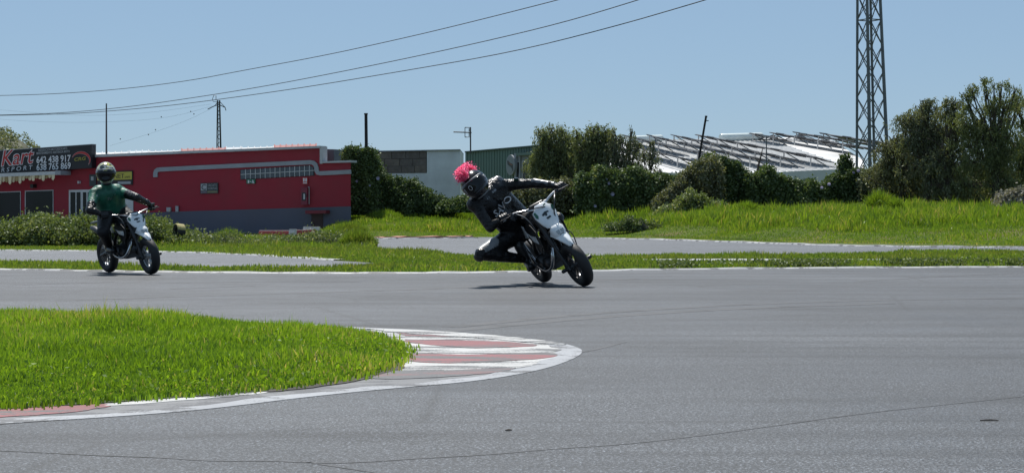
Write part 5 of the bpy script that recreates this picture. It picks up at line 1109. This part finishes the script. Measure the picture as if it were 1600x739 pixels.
def helmet(root, c, face, up, shell_m, trim_m, size=1.0, vis=(-22, 46)):
    """full-face helmet; local x = face, z = crown"""
    off = Vector(root.location); x = face.normalized(); z = (up - x * up.dot(x)).normalized(); y = z.cross(x); M = Matrix((x, y, z)).transposed().to_4x4(); M.translation = c - off
    def surf(az, el, s=1.0):
        ca, sa, ce, se = math.cos(az), math.sin(az), math.cos(el), math.sin(el); d = Vector((ca * ce, sa * ce, se)); r = .137
        rx, ry, rz = (.150 if ca > 0 else .146), .122, .140
        p = Vector((d.x * rx, d.y * ry, d.z * rz))
        low = max(0, -se); front = max(0, ca)
        p.x += .034 * front ** 2 * math.exp(-((se + .52) / .22) ** 2)                    # chin bar
        p.z = max(p.z, -.125 - .0 * front); p.y *= 1 - .12 * low
        return p * (s * size)
    nA, nE = 40, 26; vs = [surf(2 * math.pi * i / nA, -1.15 + (math.pi / 2 + 1.15) * j / nE) for j in range(nE + 1) for i in range(nA)]
    k = MB(); k.add(vs, [(j * nA + i, j * nA + (i + 1) % nA, (j + 1) * nA + (i + 1) % nA, (j + 1) * nA + i) for j in range(nE) for i in range(nA)])
    h = k.xf(M).build('helmet', shell_m, root, True)
    def patch(nm, a0, a1, e0, e1, s, m, na=20, ne=8, shape=None):
        q = MB(); vv = []
        for j in range(ne + 1):
            for i in range(na + 1):
                u = -1 + 2 * i / na; v = j / ne; a_ = a0 + (a1 - a0) * i / na; e_ = e0 + (e1 - e0) * v
                if shape: e_ = shape(u, v)
                vv.append(surf(a_, e_, s))
        q.add(vv, [(j * (na + 1) + i, j * (na + 1) + i + 1, (j + 1) * (na + 1) + i + 1, (j + 1) * (na + 1) + i) for j in range(ne) for i in range(na)])
        o = q.xf(M).build(nm, m, h, True); so = o.modifiers.new('t', 'SOLIDIFY'); so.thickness = .004; so.offset = 0; return o
    patch('visor', R(-78), R(78), R(-22), R(24), 1.018, M_visor, shape=lambda u, v: R(vis[0] + 8 * u * u) + (R(vis[1]) - R(16) * u * u) * v)
    patch('visor_seal', R(-82), R(82), R(20), R(27), 1.012, trim_m, ne=2, shape=lambda u, v: R(24 - 8 * u * u) + R(5) * v)
    patch('neck_trim', R(0), R(359.9), R(-64), R(-54), 1.015, trim_m, na=40, ne=2)
    patch('chin_vent', R(-20), R(20), R(-40), R(-33), 1.02, M_bplast, ne=2); 
    for s_ in (-1, 1): patch('hinge', R(s_ * 86 - 7), R(s_ * 86 + 7), R(-8), R(8), 1.022, trim_m, na=6, ne=4)
    return h, M, surf

def hand(root, wrist, grip, axis, M3, side, gm):
    """glove: palm behind the bar, four bent fingers over it, thumb under it"""
    off = Vector(root.location); ax = axis.normalized(); back = (wrist - grip); back = (back - ax * back.dot(ax)).normalized(); dn = ax.cross(back).normalized()
    up3 = M3 @ Vector((0, 0, 1))
    if dn.dot(up3) < 0: dn = -dn                                    # dn: 'over the top' direction
    ang = lambda t, r, o_: grip + ax * o_ + (back * math.cos(t) + dn * math.sin(t)) * r
    pr = []; kn = []
    for i, (o_, ln, rf) in enumerate([(.036, .92, .0105), (.012, 1.0, .011), (-.013, .96, .0105), (-.036, .80, .0095)]):
        o_ *= -1 if side > 0 else 1
        a = [R(40), R(88), R(150 * ln), R(215 * ln)]; pts = [ang(a[0], .047, o_), ang(a[1], .040, o_ * 1.05), ang(a[2], .033, o_ * 1.05), ang(a[3], .030, o_)]
        kn.append(pts[0])
        for p, q, r0, r1 in zip(pts[:-1], pts[1:], (1.15, 1.05, .95), (1.05, .95, .82)): pr.append(('c', p, q, rf * r0, rf * r1, 0))
    w2 = wrist.lerp(grip, .25)
    for p in kn: pr.append(('c', w2 + (p - w2) * .1, p, .021, .014, 0))
    pr.append(('c', wrist, w2, .030, .031, 0)); pr.append(('c', wrist - (grip - wrist).normalized() * .05, wrist, .040, .034, 0))
    o_ = (-.05 if side > 0 else .05); inner = ax * o_
    pr += [('c', w2, ang(R(-30), .045, o_ * .9), .017, .013, 0), ('c', ang(R(-30), .045, o_ * .9), ang(R(-80), .034, o_ * .8), .0125, .0115, 0), ('c', ang(R(-80), .034, o_ * .8), ang(R(-150), .031, o_ * .6), .011, .009, 0)]
    return body_mesh(pr, [gm], root, .0055, 'glove')

def boot(root, ankle, toe, up, m):
    d = (toe - ankle); d = (d - up * d.dot(up)).normalized(); h = ankle - up * .055
    pr = [('c', ankle + up * .16, ankle, .058, .050, 0), ('c', ankle, h - d * .03, .050, .040, 0), ('c', h - d * .05, h + d * .08, .038, .042, 0), ('c', h + d * .08, h + d * .17 - up * .006, .041, .033, 0)]
    o = body_mesh(pr, [m], root, .009, 'boot')
    off = Vector(root.location); s = d.cross(up).normalized(); k = MB(); ol = [(-.09, .0), (-.075, .036), (.0, .036), (.10, .047), (.18, .038), (.21, 0), (.18, -.038), (.10, -.047), (0, -.036), (-.075, -.036)]
    k.prism([h - off - up * .030 + d * a + s * b for a, b in ol], -up * .018); k.build('sole', M_rubber, o); return o

def decal(body, root, polys2d, org, ux, uy, nrm, m, name='emblem'):
    """flat print laid on the suit: shapes in metres in the (ux,uy) plane, dropped along -nrm onto the body"""
    bv = BVHTree.FromPolygons([v.co for v in body.data.vertices], [p.vertices for p in body.data.polygons]); off = Vector(root.location); k = MB()
    for vs, fs in polys2d:
        o = []
        for a, b in vs:
            p = org - off + ux * a + uy * b + nrm * .3; hit = bv.ray_cast(p, -nrm, .6); o.append((hit[0] if hit[0] is not None else org - off + ux * a + uy * b) + nrm * .004)
        k.add(o, fs)
    return k.build(name, m, body)
def ring2d(cx, cy, rx, ry, w, n=16, a0=0, a1=2 * math.pi):
    A = [(cx + rx * math.cos(a0 + (a1 - a0) * i / n), cy + ry * math.sin(a0 + (a1 - a0) * i / n)) for i in range(n + 1)]; B = [(cx + (rx - w) * math.cos(a0 + (a1 - a0) * i / n), cy + (ry - w) * math.sin(a0 + (a1 - a0) * i / n)) for i in range(n + 1)]
    return (A + B, [(i, i + 1, n + 2 + i, n + 1 + i) for i in range(n)])
def text2d(st, x, y, h, **kw):
    v, f = text_geo(st, **kw); s = h / v[:, 1].max(); return ([(x + a * s, y + b * s) for a, b, _ in v], f)

# --- right rider, hanging off to the inside of the bend
MBK = bike_matrix(885, 20.0, 19, 28, -.014)
bikeA, gripA = make_bike('motorcycle', 'black and white supermoto leaned hard over under the pink crested rider', MBK, M_rim, steer=3)
LA = lambda x, y, z: MBK @ Vector((x, y, z))
rA = empty('person', 'rider in black leathers with pink crested helmet hanging off his leaning motorcycle, knee out', 'person', (P(800, 350, 20.2).x, 20.2, 0))
gR, gL = gripA[-1][0], gripA[1][0]
if __name__ == '__main__' and False: pass
def PX(v): return (round(CX + v.x / v.y * F), round(HY - (v.z - H) / v.y * F), round(v.y, 2))
print('grips A', PX(gR), PX(gL), 'plate', PX(LA(.42, 0, .85)), 'contacts', PX(LA(.6, 0, 0)), PX(LA(-.6, 0, 0)), 'seat', PX(LA(-.2, 0, .8)), 'peg', PX(LA(-.15, -.2, .31)))
shR, shL = P(744, 321, 19.72), P(776, 290, 19.98); hpR, hpL = P(806, 366, 20.12), P(828, 350, 20.34)
elR = P(766, 356, 19.62); elL = P(830, 287, 20.0); knR = P(753, 397, 19.82)
anR = LA(-.15, -.21, .40); anR = anR + (P(820, 405, 20.1) - anR) * .6
wrR = gR + (elR - gR).normalized() * .085 + Vector((0, 0, .01)); wrL = gL + (elL - gL).normalized() * .085 + Vector((0, 0, .012))
neck = shR.lerp(shL, .5) + (P(745, 292, 19.7) - shR.lerp(shL, .5)) * .35; hdA = P(742, 288, 19.60)
hpM = hpR.lerp(hpL, .5); shM = shR.lerp(shL, .5); wst = hpM.lerp(shM, .35) + Vector((0, .06, .02))
knL = LA(.10, .20, .66); anL = LA(-.16, .17, .40)
prA = [('c', shR, shL, .082, .082, 0), ('c', shR.lerp(shM, .35), hpR.lerp(hpM, .3), .115, .115, 0), ('c', shL.lerp(shM, .35), hpL.lerp(hpM, .3), .115, .115, 0), ('c', shM + Vector((0, .03, 0)), wst, .13, .125, 0), ('c', wst, hpM, .125, .13, 0), ('c', hpR, hpL, .125, .125, 0),
       ('c', shM, neck, .075, .065, 0), ('c', neck, hdA, .06, .06, 3), ('e', hdA, (.085, .085, .1), None, 3),
       ('c', shR, elR, .068, .052, 0), ('c', elR, wrR, .052, .036, 0), ('c', shL, elL, .070, .052, 0), ('c', elL, wrL, .052, .036, 0),
       ('c', hpR, hpR.lerp(knR, .6), .115, .088, 0), ('c', hpR.lerp(knR, .6) + Vector((-.012, -.01, .012)), knR + Vector((-.01, -.01, .012)), .082, .066, 1), ('c', hpR.lerp(knR, .55), knR, .088, .070, 0), ('c', knR, knR.lerp(anR, .35), .070, .066, 0), ('c', knR.lerp(anR, .35), anR, .066, .045, 0),  # grey piece on the thigh: highlight of the leather put into its colour
       ('e', knR + Vector((-.015, -.03, .005)), (.062, .062, .062), None, 0), ('c', hpL, knL, .105, .07, 0), ('c', knL, anL, .068, .045, 0),
       ('e', shL + Vector((-.0, -.01, .035)), (.075, .07, .06), None, 0), ('e', shR + Vector((-.03, -.01, .01)), (.072, .07, .07), None, 0)]
M_sheen = mat('leather_sheen', (.16, .16, .165), .32, metal=.6, var=.3, vs=30)  # leather highlights painted as lighter metallic grey on left forearm and shoulder
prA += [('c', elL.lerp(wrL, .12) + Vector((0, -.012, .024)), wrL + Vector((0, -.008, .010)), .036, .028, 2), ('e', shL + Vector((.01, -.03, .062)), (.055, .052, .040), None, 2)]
bA = body_mesh(prA, [M_leather, M_greyp, M_sheen, M_blackcl], rA, .013)
hand(rA, wrR, gR, gripA[-1][1], MBK.to_3x3(), -1, M_glove); hand(rA, wrL, gL, gripA[1][1], MBK.to_3x3(), 1, M_glove)
upB = MBK.to_3x3() @ Vector((0, 0, 1)); boot(rA, anR, anR + MBK.to_3x3() @ Vector((.2, -.05, -.06)), upB, M_boot); boot(rA, anL, anL + MBK.to_3x3() @ Vector((.2, .03, -.02)), upB, M_boot)
# knee slider
ks = MB(); o_ = Vector(rA.location); kd = Vector((-.55, -.55, -.6)).normalized(); ks.ball(knR - o_ + kd * .062, (.062, .05, .03), rot=kd.to_track_quat('Z', 'Y').to_matrix()); ks.build('knee_slider', M_bplast, rA, True)
upA = Vector((-.66, -.10, .74)); faceA = Vector((-.18, -.95, -.28))
hA, HM, HS = helmet(rA, hdA, faceA, upA, M_helm, M_htrim, 1.12)
# mohawk: a crest of frilled pink strips along the crown
n = 7000; t = rng.random(n); el = R(38) + t * R(118); lat = rng.normal(0, .020, n); hgt = rng.random(n) ** .7 * (.048 + .030 * np.sin(np.pi * np.clip(t * .9 + .1, 0, 1)))
pts = []; dirs = []
for i in range(n):
    e_ = el[i]; az = 0 if e_ <= math.pi / 2 else math.pi; e2 = e_ if e_ <= math.pi / 2 else math.pi - e_; p = HS(az, e2); nrm_ = p.normalized(); p = p + nrm_ * hgt[i] + Vector((0, lat[i] * (1 + 9 * hgt[i]), 0)); pts.append(HM @ p); dirs.append(HM.to_3x3() @ (nrm_ + Vector((0, lat[i] * 18, 0))))
M_pink = leafmat('pink_feather', [(0, (.92, .13, .30)), (.6, (.97, .22, .42)), (1, (.98, .48, .62))], .6, .5, .02, tcol=(1.1, 1, 1))
leaves('mohawk', np.array(pts), .017, M_pink, np.array(dirs), 2.6, .8, None, hA)
# white outlined marks on visor and brow
def hdecal(polys, az, el, s, m, nm='mark'):
    k = MB()
    for vs, fs in polys: k.add([HM @ HS(az + a / .14, el + b / .14, s) for a, b in vs], fs)
    k.build(nm, m, hA)
M_dwhite = mat('print_white', (.55, .56, .58), .4)
hdecal([ring2d(0, 0, .020, .023, .004, 12)], R(-2), R(4), 1.034, M_dwhite); hdecal([ring2d(0, 0, .010, .026, .0035, 12)], R(-34), R(4), 1.034, M_dwhite)
hdecal([([(-.026, -.02), (.02, -.026), (.028, .016), (-.012, .028)], [(0, 1, 2, 3)])], R(8), R(48), 1.012, M_greyp, 'badge'); hdecal([([(-.016, -.012), (.012, -.016), (.018, .008), (-.006, .016)], [(0, 1, 2, 3)])], R(8), R(48), 1.02, M_dwhite, 'badge')
# chest lettering and patches
cR = Vector((.78, 0, .62)).normalized(); uR = Vector((-.62, 0, .78)).normalized(); vn = Vector((0, -1, 0)); org = P(783, 326, 19.6)
decal(bA, rA, [text2d('SA', -.10, -.035, .066, shear=.2, offset=.02), text2d('V', -.002, -.02, .070, offset=.03), ring2d(.105, .03, .044, .032, .010), ring2d(-.05, -.095, .046, .030, .008), text2d('KO', -.078, -.104, .022, offset=.02)], org, cR, uR, vn, M_dwhite)
decal(bA, rA, [([(0, 0), (.05, 0), (.05, .022), (0, .022)], [(0, 1, 2, 3)])], P(770, 302, 19.7), cR, uR, vn, M_greyp, 'patch'); decal(bA, rA, [([(0, 0), (.03, 0), (.03, .02), (0, .02)], [(0, 1, 2, 3)])], P(762, 312, 19.7), cR, uR, vn, M_greyp, 'patch')
decal(bA, rA, [([(0, 0), (.045, 0), (.045, .028), (0, .028)], [(0, 1, 2, 3)])], P(803, 283, 19.8), Vector((1, 0, 0)), Vector((0, 0, 1)), vn, M_gmark, 'patch'); decal(bA, rA, [([(0, 0), (.04, 0), (.04, .010), (0, .010)], [(0, 1, 2, 3)])], P(803.5, 279, 19.8), Vector((1, 0, 0)), Vector((0, 0, 1)), vn, M_dwhite, 'patch')

# --- left rider, sitting upright
MBB = bike_matrix(204, 24.0, 38.0, 9, -.004) @ Matrix.Scale(.94, 4)
bikeB, gripB = make_bike('motorcycle', 'black and white supermoto ridden upright by the green jacketed rider at left', MBB, M_rims, steer=-2, zs=.74)
LB = lambda x, y, z: MBB @ Vector((x, y, z)); gR, gL = gripB[-1][0], gripB[1][0]
print('grips B', PX(gR), PX(gL), 'contacts', PX(LB(.6, 0, 0)), PX(LB(-.6, 0, 0)), 'seat', PX(LB(-.2, 0, .85)), 'plate', PX(LB(.42, 0, .85)))
rB = empty('person', 'rider in green jacket and yellow patterned helmet sitting upright on motorcycle at left', 'person', (LB(-.25, 0, 0).x, LB(-.25, 0, 0).y, 0))
hpR, hpL = LB(-.26, -.10, .83), LB(-.26, .10, .83)
shR, shL = P(148, 303, 23.78), P(188, 300, 24.08); shM = shR.lerp(shL, .5); hpM = hpR.lerp(hpL, .5); wst = hpM.lerp(shM, .4); hdB = P(165.5, 270.5, 23.72); neck = shM.lerp(hdB, .45)
elR = P(140, 329, 23.55); elL = P(214, 309, 23.72); knR = LB(.10, -.19, .60); anR = LB(-.14, -.19, .41); knL = LB(.10, .19, .62); anL = LB(-.14, .18, .41)
knR = knR + (P(149, 364, 23.55) - knR) * .6
wrR = gR + (elR - gR).normalized() * .085 + Vector((0, 0, .012)); wrL = gL + (elL - gL).normalized() * .085 + Vector((0, 0, .012))
prB = [('c', shR, shL, .080, .080, 0), ('c', shR.lerp(shM, .35), hpR.lerp(hpM, .3), .110, .105, 0), ('c', shL.lerp(shM, .35), hpL.lerp(hpM, .3), .110, .105, 0), ('c', shM, wst, .125, .118, 0), ('c', wst, wst.lerp(hpM, .6), .118, .12, 0), ('c', hpR, hpL, .118, .118, 2),
       ('c', shM, neck, .075, .062, 0), ('c', neck, hdB, .058, .058, 3), ('e', hdB, (.085, .085, .1), None, 3),
       ('c', shR, shR.lerp(elR, .6), .070, .060, 0), ('c', shR.lerp(elR, .6), elR, .060, .054, 1), ('c', elR, wrR, .054, .036, 1), ('c', shL, shL.lerp(elL, .45), .070, .060, 0), ('c', shL.lerp(elL, .45), elL, .060, .052, 1), ('c', elL, wrL, .052, .036, 1),
       ('c', hpR, knR, .108, .074, 2), ('c', knR, anR, .072, .046, 2), ('c', hpL, knL, .105, .072, 2), ('c', knL, anL, .070, .046, 2), ('e', knR + Vector((-.01, -.03, 0)), (.068, .06, .068), None, 2)]
bB = body_mesh(prB, [M_green, M_leather, M_blackcl, M_blackcl], rB, .013)
hand(rB, wrR, gR, gripB[-1][1].normalized(), MBB.to_3x3().normalized(), -1, M_glove); hand(rB, wrL, gL, gripB[1][1].normalized(), MBB.to_3x3().normalized(), 1, M_glove)
upB = (MBB.to_3x3() @ Vector((0, 0, 1))).normalized(); boot(rB, anR, anR + MBB.to_3x3() @ Vector((.2, -.04, -.03)), upB, M_boot); boot(rB, anL, anL + MBB.to_3x3() @ Vector((.2, .03, -.02)), upB, M_boot)
helmet(rB, hdB, Vector((.12, -.97, -.16)), Vector((-.06, -.05, 1)), M_helmY, M_htrim, .98, (-38, 58))
fx = Vector((.86, -.5, 0)).normalized(); decal(bB, rB, [text2d('SV', -.05, -.02, .03, shear=.2), ([(.03, .04), (.10, .05), (.10, .058), (.03, .048)], [(0, 1, 2, 3)])], P(168, 310, 23.6), Vector((1, 0, 0)), Vector((0, 0, 1)), Vector((0, -1, 0)), M_greyp)
decal(bB, rB, [([(0, 0), (.05, .01), (.05, .03), (0, .02)], [(0, 1, 2, 3)]), ([(-.01, -.05), (.03, -.045), (.03, -.03), (-.01, -.035)], [(0, 1, 2, 3)])], P(143, 308, 23.6), Vector((1, 0, 0)), Vector((0, 0, 1)), Vector((0, -1, 0)), M_dwhite, 'patch')
